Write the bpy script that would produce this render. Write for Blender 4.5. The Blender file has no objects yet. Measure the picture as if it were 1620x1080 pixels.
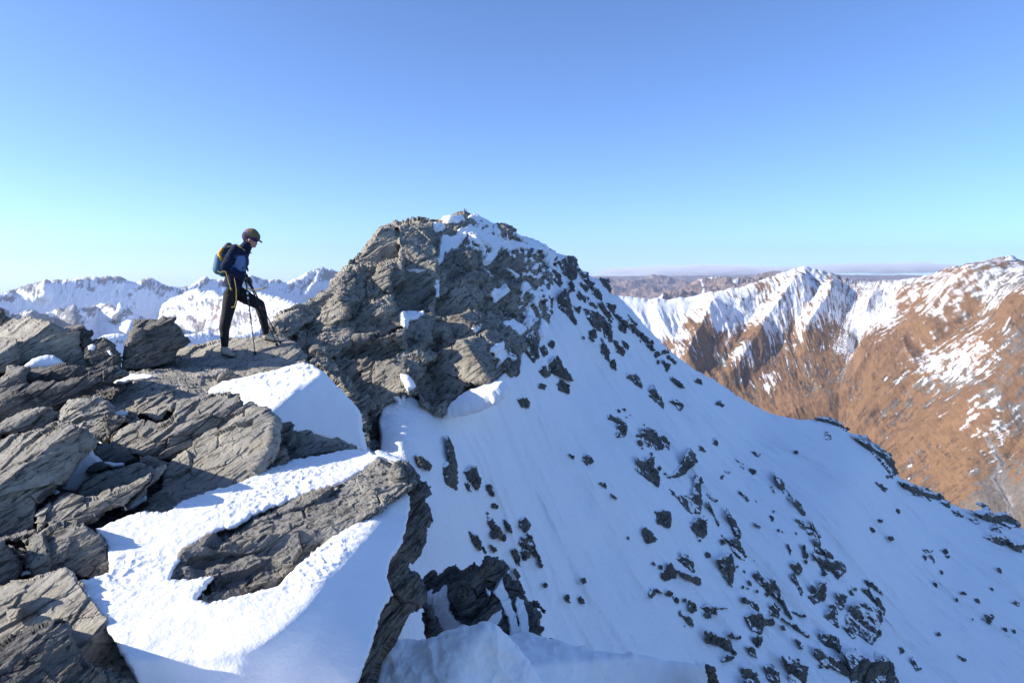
import bpy, math, random, time
import numpy as np
from mathutils import Vector
T00 = time.time()
rng = np.random.default_rng(11)
random.seed(5)
scene = bpy.context.scene
COL = scene.collection

# ------------------------------------------------------------------ camera model (photo is 1620 x 1080)
F = 1080.0
TH = math.atan(102.0 / 1080.0)
ST, CT = math.sin(TH), math.cos(TH)
SUN_AZ, SUN_EL = math.radians(95), math.radians(22)      # azimuth: from +Y towards -X
SUN = np.array([-math.sin(SUN_AZ) * math.cos(SUN_EL), math.cos(SUN_AZ) * math.cos(SUN_EL), math.sin(SUN_EL)])


def rays(px, py):
    x = (np.asarray(px, float) - 810) / F
    u = (540 - np.asarray(py, float)) / F
    return np.stack([x + 0 * u, CT + u * ST + 0 * x, -ST + u * CT + 0 * x], -1)


def UP(px, py, d):
    return rays(px, py) * np.asarray(d, float)[..., None]


def G(px, py):
    """depth of the foreground ledge surface along the ray through a photo pixel"""
    py = np.asarray(py, float)
    h = np.interp(py, [440, 500, 540, 580, 640, 700, 800, 900, 1080, 1250], [.9, 1.0, 1.05, 1.13, 1.24, 1.33, 1.40, 1.47, 1.54, 1.58])
    k = np.maximum(ST + (py - 540) / F * CT, 0.075)
    return np.minimum(h / k, 13.0) + 0 * np.asarray(px, float)


# ------------------------------------------------------------------ noise
_perm = np.random.default_rng(3).permutation(256).astype(np.int32)
PERM = np.concatenate([_perm, _perm, _perm])
_g = np.random.default_rng(4).normal(size=(256, 3)); _g /= np.linalg.norm(_g, axis=1)[:, None]
GRAD = _g.astype(np.float32)
RND = np.random.default_rng(6).random((256, 4)).astype(np.float32)


def hsh(ix, iy, iz):
    return PERM[(PERM[(PERM[ix & 255] + (iy & 255)) & 255] + (iz & 255)) & 255]


def noise(P):
    P = np.asarray(P, np.float32)
    I = np.floor(P).astype(np.int32)
    f = P - I
    w = f * f * f * (f * (f * 6 - 15) + 10)
    out = np.zeros(len(P), np.float32)
    for dx in (0, 1):
        wx = w[:, 0] if dx else 1 - w[:, 0]
        for dy in (0, 1):
            wy = w[:, 1] if dy else 1 - w[:, 1]
            for dz in (0, 1):
                wz = w[:, 2] if dz else 1 - w[:, 2]
                g = GRAD[hsh(I[:, 0] + dx, I[:, 1] + dy, I[:, 2] + dz)]
                out += wx * wy * wz * (g[:, 0] * (f[:, 0] - dx) + g[:, 1] * (f[:, 1] - dy) + g[:, 2] * (f[:, 2] - dz))
    return out * 1.5


def fbm(P, octv=4, gain=.5, lac=2.03):
    P = np.asarray(P, np.float32); a = 1.; s = 0.; o = np.zeros(len(P), np.float32)
    for i in range(octv):
        o += a * noise(P + i * 17.3); s += a; a *= gain; P = P * lac
    return o / s


def ridged(P, octv=4, gain=.5, lac=2.1):
    P = np.asarray(P, np.float32); a = 1.; s = 0.; o = np.zeros(len(P), np.float32)
    for i in range(octv):
        o += a * (1 - 2 * np.abs(noise(P + i * 9.7))); s += a; a *= gain; P = P * lac
    return o / s


def cells(P, seed=0):
    """faceted cells: each Voronoi cell gets its own height and its own tilt; returns (height, edge distance)"""
    P = np.asarray(P, np.float32) + seed * 13.7
    I = np.floor(P).astype(np.int32)
    n = len(P)
    d1 = np.full(n, 9., np.float32); d2 = np.full(n, 9., np.float32); val = np.zeros(n, np.float32)
    for dx in (-1, 0, 1):
        for dy in (-1, 0, 1):
            for dz in (-1, 0, 1):
                J = I + np.array([dx, dy, dz], np.int32)
                h = hsh(J[:, 0], J[:, 1], J[:, 2])
                D = P - J - RND[h, :3]
                dd = np.einsum('ij,ij->i', D, D)
                v = RND[h, 3] - .5 + np.einsum('ij,ij->i', GRAD[(h + 91) & 255], D) * .8
                near = dd < d1
                d2 = np.where(near, d1, np.minimum(d2, dd))
                val = np.where(near, v, val)
                d1 = np.where(near, dd, d1)
    return val, np.sqrt(d2) - np.sqrt(d1)


def sstep(a, b, x):
    t = np.clip((x - a) / (b - a), 0, 1)
    return t * t * (3 - 2 * t)


BED = np.array([-.36, -.30, .88]); BED /= np.linalg.norm(BED)
_b1 = np.array([.78, .60, .5]); _b1 -= BED * (BED @ _b1); _b1 /= np.linalg.norm(_b1)
BF = np.stack([_b1, np.cross(BED, _b1), BED], 1)          # world -> bedding frame (along the grain, across it, through the layers)


def rock_disp(P, amp, size, seed=0, strat=1., facet=1., fine=1.):
    """schist relief: flat tilted chips, stepped layers along the bedding, grooves along the grain"""
    Q = (P @ BF) / size + seed * 5.31
    Q = Q.astype(np.float32)
    w = np.stack([noise(Q * .9 + 3), noise(Q * .9 + 40), noise(Q * .9 + 80)], 1)
    Qw = Q + .10 * w
    out = .55 * fbm(Q * .7, 2)
    if facet:
        v, e = cells(Qw * np.array([.55, .9, 1.5], np.float32), seed)
        out += facet * .85 * v
        m = sstep(.0, .25, noise(Q * 1.3 + 7))
        v2, e2 = cells(Qw * np.array([1.6, 2.2, 4.0], np.float32), seed + 3)
        out += facet * (.46 * v2 - .34 * m * (1 - sstep(.01, .06, e2)))
        v3, e3 = cells(Q * np.array([4.2, 7.5, 13], np.float32), seed + 5)
        out += facet * .17 * v3
    if strat:
        b = Qw[:, 2] * 4 + .5 * noise(Q * 1.1 + 11)
        k = np.floor(b).astype(np.int32); f = b - k
        h0 = RND[(k * 7 + seed) & 255, 0]; h1 = RND[((k + 1) * 7 + seed) & 255, 0]
        out += strat * .42 * (h0 + (h1 - h0) * sstep(.85, 1, f) - .5)
        b = Qw[:, 2] * 15 + .7 * noise(Q * 2 + 21)
        k = np.floor(b).astype(np.int32); f = b - k
        h0 = RND[(k * 5 + seed) & 255, 1]; h1 = RND[((k + 1) * 5 + seed) & 255, 1]
        out += strat * .13 * (h0 + (h1 - h0) * sstep(.7, 1, f) - .5)
    out += fine * .10 * ridged(Q * np.array([1.3, 6, 12], np.float32), 3, .6)
    out += fine * .07 * fbm(Q * np.array([14, 26, 40], np.float32), 2, .6)
    return out * amp


# ------------------------------------------------------------------ polygon tools
def sdf(P, poly):
    """signed distance (inside > 0) and nearest boundary point"""
    a = poly; b = np.roll(poly, -1, 0)
    n = len(P); best = np.full(n, 1e18); near = np.zeros((n, 2)); ins = np.zeros(n, bool)
    for i in range(len(a)):
        e = b[i] - a[i]; L = e @ e
        if L < 1e-12: continue
        w = P - a[i]
        t = np.clip((w @ e) / L, 0, 1)
        q = w - t[:, None] * e
        dd = q[:, 0] ** 2 + q[:, 1] ** 2
        m = dd < best
        best = np.where(m, dd, best)
        near[m] = (a[i] + t[:, None] * e)[m]
        c = (a[i, 1] > P[:, 1]) != (b[i, 1] > P[:, 1])
        if c.any():
            xi = a[i, 0] + (P[:, 1] - a[i, 1]) / (e[1] if e[1] else 1e-9) * e[0]
            ins ^= c & (P[:, 0] < xi)
    d = np.sqrt(best)
    return np.where(ins, d, -d), near


def sdf_grid(x0, y0, nx, ny, s, poly, maxd):
    """signed distance on a regular grid, exact within maxd of the outline"""
    best = np.full((ny, nx), float(maxd) ** 2); NX = np.zeros((ny, nx)); NY = np.zeros((ny, nx)); ins = np.zeros((ny, nx), bool)
    xs = x0 + np.arange(nx) * s; ys = y0 + np.arange(ny) * s
    b_ = np.roll(poly, -1, 0)
    cross = [[] for _ in range(ny)]
    for a, b in zip(poly, b_):
        e = b - a; L = e @ e
        if L < 1e-12: continue
        i0 = max(0, int((min(a[0], b[0]) - maxd - x0) / s)); i1 = min(nx, int((max(a[0], b[0]) + maxd - x0) / s) + 2)
        j0 = max(0, int((min(a[1], b[1]) - maxd - y0) / s)); j1 = min(ny, int((max(a[1], b[1]) + maxd - y0) / s) + 2)
        if i1 > i0 and j1 > j0:
            wx = (xs[i0:i1] - a[0])[None]; wy = (ys[j0:j1] - a[1])[:, None]
            t = np.clip((wx * e[0] + wy * e[1]) / L, 0, 1)
            qx = wx - t * e[0]; qy = wy - t * e[1]
            dd = qx * qx + qy * qy
            sub = best[j0:j1, i0:i1]; m = dd < sub
            sub[m] = dd[m]
            NX[j0:j1, i0:i1][m] = (a[0] + t * e[0])[m]; NY[j0:j1, i0:i1][m] = (a[1] + t * e[1])[m]
        if a[1] != b[1]:
            ja = int(math.ceil((min(a[1], b[1]) - y0) / s)); jb = int(math.ceil((max(a[1], b[1]) - y0) / s))
            for j in range(max(0, ja), min(ny, jb)): cross[j].append(a[0] + (ys[j] - a[1]) / e[1] * e[0])
    for j in range(ny):
        c = sorted(cross[j])
        for k in range(0, len(c) - 1, 2): ins[j] |= (xs >= c[k]) & (xs < c[k + 1])
    d = np.sqrt(best)
    return np.where(ins, d, -d).ravel(), np.stack([NX.ravel(), NY.ravel()], 1)


def rough_poly(poly, step, amp, seed=0):
    """resample an outline and give it a broken, natural edge"""
    poly = np.asarray(poly, float); out = []
    for i in range(len(poly)):
        a, b = poly[i], poly[(i + 1) % len(poly)]
        m = max(1, int(np.linalg.norm(b - a) / step))
        for k in range(m): out.append(a + (b - a) * k / m)
    out = np.array(out)
    if amp:
        q = np.concatenate([out / 9.0, np.full((len(out), 1), seed * 3.7 + .5)], 1)
        q2 = np.concatenate([out / 3.2, np.full((len(out), 1), seed * 1.9 + 7.5)], 1)
        out = out + amp * np.stack([noise(q) + .5 * noise(q2), noise(q + 31) + .5 * noise(q2 + 31)], 1) * 1.6
    return out


# ------------------------------------------------------------------ object bookkeeping
def tag(o, label=None, cat=None, group=None, kind=None):
    if label: o['label'] = label
    if cat: o['category'] = cat
    if group: o['group'] = group
    if kind: o['kind'] = kind
    return o


def mesh_obj(name, V, Fq, mat, parent=None, smooth=False, attrs=None, origin=None):
    V = np.asarray(V, np.float64)
    if parent is not None:
        org = np.array(parent.matrix_world.translation) if parent.name else np.zeros(3)
        org = np.array(WORG[parent.name])
    else:
        org = V.mean(0) if origin is None else np.asarray(origin, float)
    me = bpy.data.meshes.new(name)
    Fq = np.asarray(Fq, np.int32)
    k = Fq.shape[1]
    me.vertices.add(len(V)); me.vertices.foreach_set('co', (V - org).astype(np.float32).ravel())
    me.loops.add(Fq.size); me.loops.foreach_set('vertex_index', Fq.ravel())
    me.polygons.add(len(Fq)); me.polygons.foreach_set('loop_start', np.arange(0, Fq.size, k, dtype=np.int32))
    me.polygons.foreach_set('use_smooth', np.full(len(Fq), bool(smooth)))
    for nm, val in (attrs or {}).items():
        val = np.asarray(val, np.float32)
        if val.ndim == 1:
            a = me.attributes.new(nm, 'FLOAT', 'POINT'); a.data.foreach_set('value', val)
        else:
            a = me.attributes.new(nm, 'FLOAT_COLOR', 'POINT')
            a.data.foreach_set('color', np.concatenate([val, np.ones((len(val), 1), np.float32)], 1).ravel())
    me.update(calc_edges=True); me.validate()
    me.materials.append(mat)
    o = bpy.data.objects.new(name, me); COL.objects.link(o)
    if parent is not None:
        o.parent = parent
    else:
        o.location = org
    WORG[o.name] = org
    return o


WORG = {}


def empty(name, loc):
    o = bpy.data.objects.new(name, None); COL.objects.link(o); o.location = loc; o.empty_display_size = .1
    WORG[o.name] = np.array(loc, float)
    return o


def grid_normals(P, Q):
    fn = np.cross(P[Q[:, 2]] - P[Q[:, 0]], P[Q[:, 3]] - P[Q[:, 1]])
    N = np.zeros_like(P)
    for c in range(4):
        for ax in range(3):
            N[:, ax] += np.bincount(Q[:, c], fn[:, ax], len(P))
    return N / (np.linalg.norm(N, axis=1)[:, None] + 1e-12)


def relief(name, outline, dfn, mat, s=1.0, rim=.05, rw=6, T=.4, R=18, disp=None, backdisp=.0, rough=1.0, seed=0, smooth=False,
           attr=None, label=None, cat=None, group=None, kind=None, parent=None, nblur=0, dblur=0):
    """closed solid: the traced outline at its own distance, a modelled front surface, rounded rim, real thickness behind"""
    poly = rough_poly(outline, max(2.2, s * 1.5), rough, seed) if rough else np.asarray(outline, float)
    x0, y0 = poly.min(0) - s; x1, y1 = poly.max(0) + s
    nx = max(4, int(math.ceil((x1 - x0) / s)) + 1); ny = max(4, int(math.ceil((y1 - y0) / s)) + 1)
    X, Y = np.meshgrid(x0 + np.arange(nx) * s, y0 + np.arange(ny) * s)
    PX = np.stack([X.ravel(), Y.ravel()], 1)
    sd, near = sdf_grid(x0, y0, nx, ny, s, poly, max(R, rw, 26) + 2)
    idx = np.arange(nx * ny).reshape(ny, nx)
    Q = np.stack([idx[:-1, :-1].ravel(), idx[1:, :-1].ravel(), idx[1:, 1:].ravel(), idx[:-1, 1:].ravel()], 1)
    Q = Q[sd[Q].mean(1) > 0]
    if len(Q) < 2: return None
    use = np.unique(Q); remap = np.full(nx * ny, -1); remap[use] = np.arange(len(use))
    Q = remap[Q]; PX = PX[use]; sd = sd[use]; near = near[use]
    E = np.concatenate([Q[:, [0, 1]], Q[:, [1, 2]], Q[:, [2, 3]], Q[:, [3, 0]]])
    Es = np.sort(E, 1); key = Es[:, 0].astype(np.int64) * len(PX) + Es[:, 1]
    uk, cnt = np.unique(key, return_counts=True)
    bk = uk[cnt == 1]
    bnd = np.zeros(len(PX), bool); bnd[(bk // len(PX))] = True; bnd[(bk % len(PX))] = True
    PX[bnd] = near[bnd]; sd = np.where(bnd, 0, np.maximum(sd, 0))
    d = dfn(PX[:, 0], PX[:, 1])
    if dblur:
        cn = np.bincount(Q.ravel(), minlength=len(d)).astype(float)
        for _ in range(dblur):
            m = d[Q].mean(1); a_ = np.zeros(len(d))
            for c_ in range(4): a_ += np.bincount(Q[:, c_], m, len(d))
            d = a_ / cn
    t = np.clip(sd / rw, 0, 1)
    prof = 1 - np.sqrt(np.maximum(0, 1 - (1 - t) ** 2))
    df = d + rim * prof
    t2 = np.clip(sd / R, 0, 1)
    db = d + rim + T * np.sqrt(np.maximum(0, 1 - (1 - t2) ** 2))
    P = UP(PX[:, 0], PX[:, 1], df); PB = UP(PX[:, 0], PX[:, 1], db)
    N = grid_normals(P, Q)
    flip = np.einsum('ij,ij->i', N, P) > 0
    N[flip] *= -1
    if nblur:
        for _ in range(nblur):
            A = np.zeros_like(N); m = N[Q].sum(1)
            for c in range(4):
                for ax in range(3): A[:, ax] += np.bincount(Q[:, c], m[:, ax], len(N))
            N = A / (np.linalg.norm(A, axis=1)[:, None] + 1e-12)
    at = {}
    if attr is not None:
        at = attr(P, PX, N, sd)
    if disp is not None:
        dv = disp(P, PX, sd, at)
        P = P + N * dv[:, None]
    at = {k_: v_ for k_, v_ in at.items() if k_[0] != '_'}
    inner = ~bnd
    bi = np.full(len(PX), -1); bi[inner] = len(PX) + np.arange(inner.sum()); bi[bnd] = np.where(bnd)[0]
    V = np.concatenate([P, PB[inner]])
    QB = bi[Q][:, ::-1]
    for k2 in list(at): at[k2] = np.concatenate([at[k2], at[k2][inner]])
    o = mesh_obj(name, V, np.concatenate([Q, QB]), mat, parent, smooth, at)
    tag(o, label, cat, group, kind)
    return o


def planes(specs, off=0., soft=0.0):
    """visible depth of a convex solid: the farthest of its camera-facing planes; spec = (px, py, normal[, depth])"""
    S = []
    for sp in specs:
        px, py, n = sp[:3]
        d = (sp[3] if len(sp) > 3 else float(G(px, py))) + off
        n = np.array(n, float); n /= np.linalg.norm(n)
        S.append((n, float(n @ rays(px, py)) * d, d))

    def fn(px, py):
        R_ = rays(px, py); out = None
        for n, c, d in S:
            den = R_ @ n
            dk = np.where(den < -1e-3, c / np.minimum(den, -1e-3), 1e9)
            dk = np.clip(dk, .6 * d, 1.45 * d)
            out = dk if out is None else np.maximum(out, dk)
        return out
    return fn


# ------------------------------------------------------------------ materials
def nd(nt, t, **k):
    n = nt.nodes.new(t)
    for a, v in k.items():
        if a in ('loc',): continue
        if a.startswith('i_'):
            n.inputs[a[2:].replace('_', ' ')].default_value = v
        else: setattr(n, a, v)
    return n


def new_mat(name):
    m = bpy.data.materials.new(name); m.use_nodes = True
    nt = m.node_tree; nt.nodes.clear()
    out = nt.nodes.new('ShaderNodeOutputMaterial'); b = nt.nodes.new('ShaderNodeBsdfPrincipled')
    nt.links.new(b.outputs[0], out.inputs[0])
    return m, nt, b


def mix(nt, fac, a, b, blend='MIX'):
    n = nt.nodes.new('ShaderNodeMix'); n.data_type = 'RGBA'; n.blend_type = blend
    for sock, v in ((n.inputs[0], fac), (n.inputs[6], a), (n.inputs[7], b)):
        if hasattr(v, 'links'): nt.links.new(v, sock)
        elif isinstance(v, (tuple, list)): sock.default_value = (*v, 1)
        else: sock.default_value = v
    return n.outputs[2]


def ramp(nt, src, lo, hi):
    n = nt.nodes.new('ShaderNodeMapRange'); n.interpolation_type = 'SMOOTHSTEP'
    n.inputs['From Min'].default_value = lo; n.inputs['From Max'].default_value = hi
    nt.links.new(src, n.inputs['Value'])
    return n.outputs[0]


def nz(nt, vec, scale, detail=6, rough=.6, typ=None):
    n = nt.nodes.new('ShaderNodeTexNoise'); n.inputs['Scale'].default_value = scale
    n.inputs['Detail'].default_value = detail; n.inputs['Roughness'].default_value = rough
    nt.links.new(vec, n.inputs['Vector'])
    return n.outputs['Fac']


SNOW_C = (.95, .945, .94)


def rock_mat(name, base, light, dark, sc=1., dark_lo=.50, spots=.74, bump=.6, snow=False, warm=(.20, .15, .105)):
    base, light, dark, warm = [tuple(x * t for x, t in zip(c_, (1.09, 1.04, .97))) for c_ in (base, light, dark, warm)]      # warm schist grey
    m, nt, b = new_mat(name)
    g = nt.nodes.new('ShaderNodeNewGeometry')
    mp = nt.nodes.new('ShaderNodeMapping'); mp.vector_type = 'POINT'
    nt.links.new(g.outputs['Position'], mp.inputs[0])
    mp.inputs['Scale'].default_value = (sc, sc, sc)
    v = mp.outputs[0]
    # bedding-stretched coordinates
    cmb = nt.nodes.new('ShaderNodeCombineXYZ')
    for ax_, k_ in ((0, 1.), (1, 3.5), (2, 7.)):
        dp = nt.nodes.new('ShaderNodeVectorMath'); dp.operation = 'DOT_PRODUCT'; nt.links.new(v, dp.inputs[0])
        dp.inputs[1].default_value = tuple(BF[:, ax_] * k_); nt.links.new(dp.outputs['Value'], cmb.inputs[ax_])
    vb = cmb.outputs[0]
    c = mix(nt, ramp(nt, nz(nt, v, 1.7, 8, .62), .42, .62), base, light)
    c = mix(nt, ramp(nt, nz(nt, vb, 2.3, 8, .65), .50, .66), c, warm)
    c = mix(nt, ramp(nt, nz(nt, vb, 5.5, 8, .7), dark_lo, dark_lo + .12), c, dark)
    c = mix(nt, ramp(nt, nz(nt, v, 22, 5, .7), .58, .68), c, dark)
    c = mix(nt, ramp(nt, nz(nt, v, 13, 6, .72), spots - .06, spots), c, (.46, .45, .42))
    f = nz(nt, v, 60, 4, .7)
    c = mix(nt, .35, c, mix(nt, f, (.3, .3, .3), (1, 1, 1)), 'OVERLAY')
    b.inputs['Roughness'].default_value = .82
    b.inputs['Specular IOR Level'].default_value = .25
    bm = nt.nodes.new('ShaderNodeBump'); bm.inputs['Strength'].default_value = bump; bm.inputs['Distance'].default_value = .03 / sc
    ad = nt.nodes.new('ShaderNodeMath'); ad.operation = 'MULTIPLY_ADD'
    nt.links.new(nz(nt, vb, 9, 8, .7), ad.inputs[0]); ad.inputs[1].default_value = .8
    nt.links.new(nz(nt, v, 34, 6, .75), ad.inputs[2])
    nt.links.new(ad.outputs[0], bm.inputs['Height'])
    nt.links.new(bm.outputs[0], b.inputs['Normal'])
    if snow:
        at = nt.nodes.new('ShaderNodeAttribute'); at.attribute_name = 'snow'
        sm = nt.nodes.new('ShaderNodeMath'); sm.operation = 'MULTIPLY_ADD'
        nt.links.new(nz(nt, v, 8, 5, .7), sm.inputs[0]); sm.inputs[1].default_value = .9
        nt.links.new(at.outputs['Fac'], sm.inputs[2])
        fac = ramp(nt, sm.outputs[0], .90, 1.0)
        c = mix(nt, fac, c, SNOW_C)
        st = nt.nodes.new('ShaderNodeMath'); st.operation = 'MULTIPLY_ADD'
        nt.links.new(fac, st.inputs[0]); st.inputs[1].default_value = -bump * .85; st.inputs[2].default_value = bump
        nt.links.new(st.outputs[0], bm.inputs['Strength'])
    nt.links.new(c, b.inputs['Base Color'])
    return m


def snow_mat(name, sc=1., bump=.25, col=SNOW_C):
    m, nt, b = new_mat(name)
    g = nt.nodes.new('ShaderNodeNewGeometry')
    mp = nt.nodes.new('ShaderNodeMapping'); mp.inputs['Scale'].default_value = (sc, sc, sc)
    nt.links.new(g.outputs['Position'], mp.inputs[0]); v = mp.outputs[0]
    c = mix(nt, ramp(nt, nz(nt, v, 3, 6, .6), .35, .7), col, tuple(x * .965 for x in col))
    nt.links.new(c, b.inputs['Base Color'])
    b.inputs['Roughness'].default_value = .55
    b.inputs['Specular IOR Level'].default_value = .3
    bm = nt.nodes.new('ShaderNodeBump'); bm.inputs['Strength'].default_value = bump; bm.inputs['Distance'].default_value = .02 / sc
    ad = nt.nodes.new('ShaderNodeMath'); ad.operation = 'MULTIPLY_ADD'
    nt.links.new(nz(nt, v, 12, 6, .6), ad.inputs[0]); ad.inputs[1].default_value = 1.5
    nt.links.new(nz(nt, v, 70, 3, .7), ad.inputs[2])
    nt.links.new(ad.outputs[0], bm.inputs['Height']); nt.links.new(bm.outputs[0], b.inputs['Normal'])
    return m


def attr_mat(name, rough=.85, bump=0., bscale=.02, var=.25):
    """albedo from the 'col' attribute, broken up by fine noise"""
    m, nt, b = new_mat(name)
    at = nt.nodes.new('ShaderNodeAttribute'); at.attribute_name = 'col'
    g = nt.nodes.new('ShaderNodeNewGeometry')
    f = nz(nt, g.outputs['Position'], bscale, 8, .75)
    c = mix(nt, var, at.outputs['Color'], mix(nt, ramp(nt, f, .3, .7), (.2, .2, .2), (.8, .8, .8)), 'OVERLAY') if var else at.outputs['Color']
    nt.links.new(c, b.inputs['Base Color']); b.inputs['Roughness'].default_value = rough
    b.inputs['Specular IOR Level'].default_value = .2
    if bump:
        bm = nt.nodes.new('ShaderNodeBump'); bm.inputs['Strength'].default_value = bump; bm.inputs['Distance'].default_value = .3 / bscale * .1
        nt.links.new(f, bm.inputs['Height']); nt.links.new(bm.outputs[0], b.inputs['Normal'])
    return m


def plain(name, col, rough=.7, metal=0., nscale=60, var=.3, bump=.15):
    m, nt, b = new_mat(name)
    tc = nt.nodes.new('ShaderNodeTexCoord')
    f = nz(nt, tc.outputs['Object'], nscale, 5, .65)
    c = mix(nt, f, tuple(x * (1 - var) for x in col), tuple(min(1, x * (1 + var)) for x in col))
    nt.links.new(c, b.inputs['Base Color']); b.inputs['Roughness'].default_value = rough; b.inputs['Metallic'].default_value = metal
    bm = nt.nodes.new('ShaderNodeBump'); bm.inputs['Strength'].default_value = bump; bm.inputs['Distance'].default_value = .004
    nt.links.new(f, bm.inputs['Height']); nt.links.new(bm.outputs[0], b.inputs['Normal'])
    return m


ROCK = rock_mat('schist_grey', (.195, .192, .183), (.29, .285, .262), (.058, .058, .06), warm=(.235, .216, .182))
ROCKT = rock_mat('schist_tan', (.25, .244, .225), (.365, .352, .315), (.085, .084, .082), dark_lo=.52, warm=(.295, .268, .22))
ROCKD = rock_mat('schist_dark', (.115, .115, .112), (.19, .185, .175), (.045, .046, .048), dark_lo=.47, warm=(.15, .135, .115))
CRAG = rock_mat('schist_crag', (.25, .24, .215), (.37, .352, .305), (.08, .079, .078), warm=(.225, .205, .172), sc=.30, dark_lo=.50, snow=True, bump=.8)
SROCK = rock_mat('slope_rock', (.085, .085, .085), (.13, .128, .122), (.04, .041, .044), sc=.5)
SROCKS = rock_mat('snowy_rock', (.09, .089, .088), (.15, .147, .14), (.04, .041, .044), sc=.7, snow=True)
SNOW = snow_mat('snow_near', 1.0, .22)
SNOWF = snow_mat('snow_slope', .12, .35)
FAR = attr_mat('far_ground', .9, .55, .02, .35)
FAR2 = attr_mat('distant_hill_ground', .9, .4, .004, .25)

print('setup', time.time() - T00)

# ================================================================== THE MASSIF: summit crag and the shaded snow slope
CT_PTS = [  # px, py, depth
    (440, 510, 20.5), (500, 575, 18.5), (600, 640, 17.2), (600, 720, 15.6), (545, 425, 25.5), (620, 352, 31), (690, 346, 33), (735, 335, 35),
    (690, 450, 27), (620, 500, 23.5), (560, 520, 21.8), (700, 560, 21.5), (780, 600, 21.5), (700, 655, 18.5), (800, 480, 30), (860, 400, 38), (870, 520, 31),
    (760, 690, 19.5), (900, 600, 30), (960, 450, 43), (1000, 490, 44), (1100, 585, 48), (1165, 625, 50), (1240, 660, 52), (1320, 668, 58), (1420, 750, 55),
    (1620, 840, 58), (1800, 940, 58), (1000, 700, 30), (900, 800, 22.5), (1060, 760, 30), (1300, 900, 33), (1500, 900, 44), (1200, 1000, 25.5), (1000, 1000, 20.5),
    (1620, 1080, 35), (1800, 1100, 42), (1400, 1150, 25), (850, 1080, 16.2), (850, 1180, 14.5), (700, 900, 15), (680, 760, 15.5), (640, 690, 15.6), (600, 850, 13.2), (620, 1000, 12.2), (560, 1150, 11),
    (430, 800, 12.6), (380, 1050, 11), (430, 680, 14.5), (1200, 760, 38), (1350, 760, 45), (1200, 690, 46)]
_c = np.array(CT_PTS, float)


def tps_fit(c):
    X = c[:, :2] / 500.; v = 1 / c[:, 2]; n = len(c)
    r2 = ((X[:, None] - X[None]) ** 2).sum(-1)
    K = np.where(r2 > 0, .5 * r2 * np.log(np.maximum(r2, 1e-12)), 0) + 2e-3 * np.eye(n)
    A = np.zeros((n + 3, n + 3)); A[:n, :n] = K; A[:n, n] = 1; A[:n, n + 1:] = X; A[n, :n] = 1; A[n + 1:, :n] = X.T
    w = np.linalg.solve(A, np.concatenate([v, [0, 0, 0]]))

    def f(px, py):
        P = np.stack([np.asarray(px, float).ravel(), np.asarray(py, float).ravel()], 1) / 500.
        out = w[n] + P @ w[n + 1:]
        for i in range(n):
            r2 = ((P - X[i]) ** 2).sum(1)
            out = out + w[i] * .5 * r2 * np.log(np.maximum(r2, 1e-12))
        return (1 / np.clip(out, 1 / 90., 1 / 6.)).reshape(np.shape(px))
    return f


MASSIF = tps_fit(_c)

SKY_R = [(862, 389), (880, 400), (897, 404), (912, 412), (918, 425), (935, 438), (952, 442), (962, 452), (966, 464), (978, 468), (1000, 490), (1020, 515), (1045, 540), (1060, 555),
         (1080, 570), (1100, 585), (1130, 601), (1165, 625), (1200, 645), (1225, 656), (1260, 663), (1285, 663), (1305, 662), (1325, 668), (1345, 684), (1365, 690), (1380, 705), (1395, 716),
         (1410, 735), (1420, 752), (1440, 763), (1470, 776), (1500, 795), (1530, 806), (1560, 816), (1590, 817), (1605, 830), (1625, 838), (1700, 880), (1820, 945)]
slope_outline = [(560, 470), (600, 400), (640, 362), (692, 352), (735, 342), (790, 362), (830, 383)] + SKY_R + [(1820, 1180), (1000, 1200), (360, 1200), (340, 1000), (360, 850), (400, 720), (440, 640), (480, 590), (500, 560)]


# ---- crag
crag_outline = [(425, 520), (440, 507), (455, 496), (470, 487), (500, 471), (512, 463), (523, 455), (532, 442), (545, 426), (560, 408), (575, 391), (590, 370), (600, 358), (612, 353), (630, 351), (655, 345), (672, 346), (690, 347),
                (706, 343), (716, 338), (724, 334), (736, 331.5), (742, 336), (752, 342), (768, 350), (780, 359), (792, 356), (806, 362), (818, 373), (835, 379), (852, 384), (866, 391), (880, 401),
                (884, 412), (880, 432), (872, 452), (866, 470), (868, 498), (860, 530), (846, 548), (826, 560), (822, 592), (808, 598), (800, 590), (786, 602), (764, 608), (735, 620), (716, 640), (702, 656), (688, 652),
                (672, 646), (662, 636), (650, 628), (634, 626), (622, 636), (606, 645), (601, 665), (606, 690), (604, 716), (586, 716), (572, 690), (560, 660), (530, 620), (490, 590), (440, 580), (420, 550)]


def slope_disp(P, PX, sd, at):
    # fall-line coordinates: soft ribs and hollows running down the slope, wind ripples
    q = P.astype(np.float32)
    a = np.array([.66, -.42, -.62]); bdir = np.array([.55, .83, 0]); bdir /= np.linalg.norm(bdir)
    u = q @ bdir.astype(np.float32); v = q @ a.astype(np.float32)
    z = np.zeros_like(u)
    o = 1.0 * fbm(np.stack([u / 5.5, v / 19, z], 1), 3)
    o += .32 * ridged(np.stack([u / 2.6, v / 8, z + 4], 1), 3)
    o += .16 * np.maximum(0, ridged(np.stack([u / 1.1, v / 3.4, z + 14], 1), 3)) * sstep(-.1, .4, noise(q / 6.))
    o += .10 * fbm(np.stack([u / .5, v / 1.4, z + 9], 1), 3)
    o += .35 * fbm(q / 9. + 5, 2)
    near = sstep(640, 780, PX[:, 0])
    return o * (.35 + .65 * near)


def SLOPE(px, py):
    px = np.asarray(px, float); py = np.asarray(py, float)
    D = MASSIF(px, py); P = UP(px.ravel(), py.ravel(), D.ravel())
    return D - (1.15 * slope_disp(P, np.stack([px.ravel(), py.ravel()], 1), None, None)).reshape(D.shape)


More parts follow.
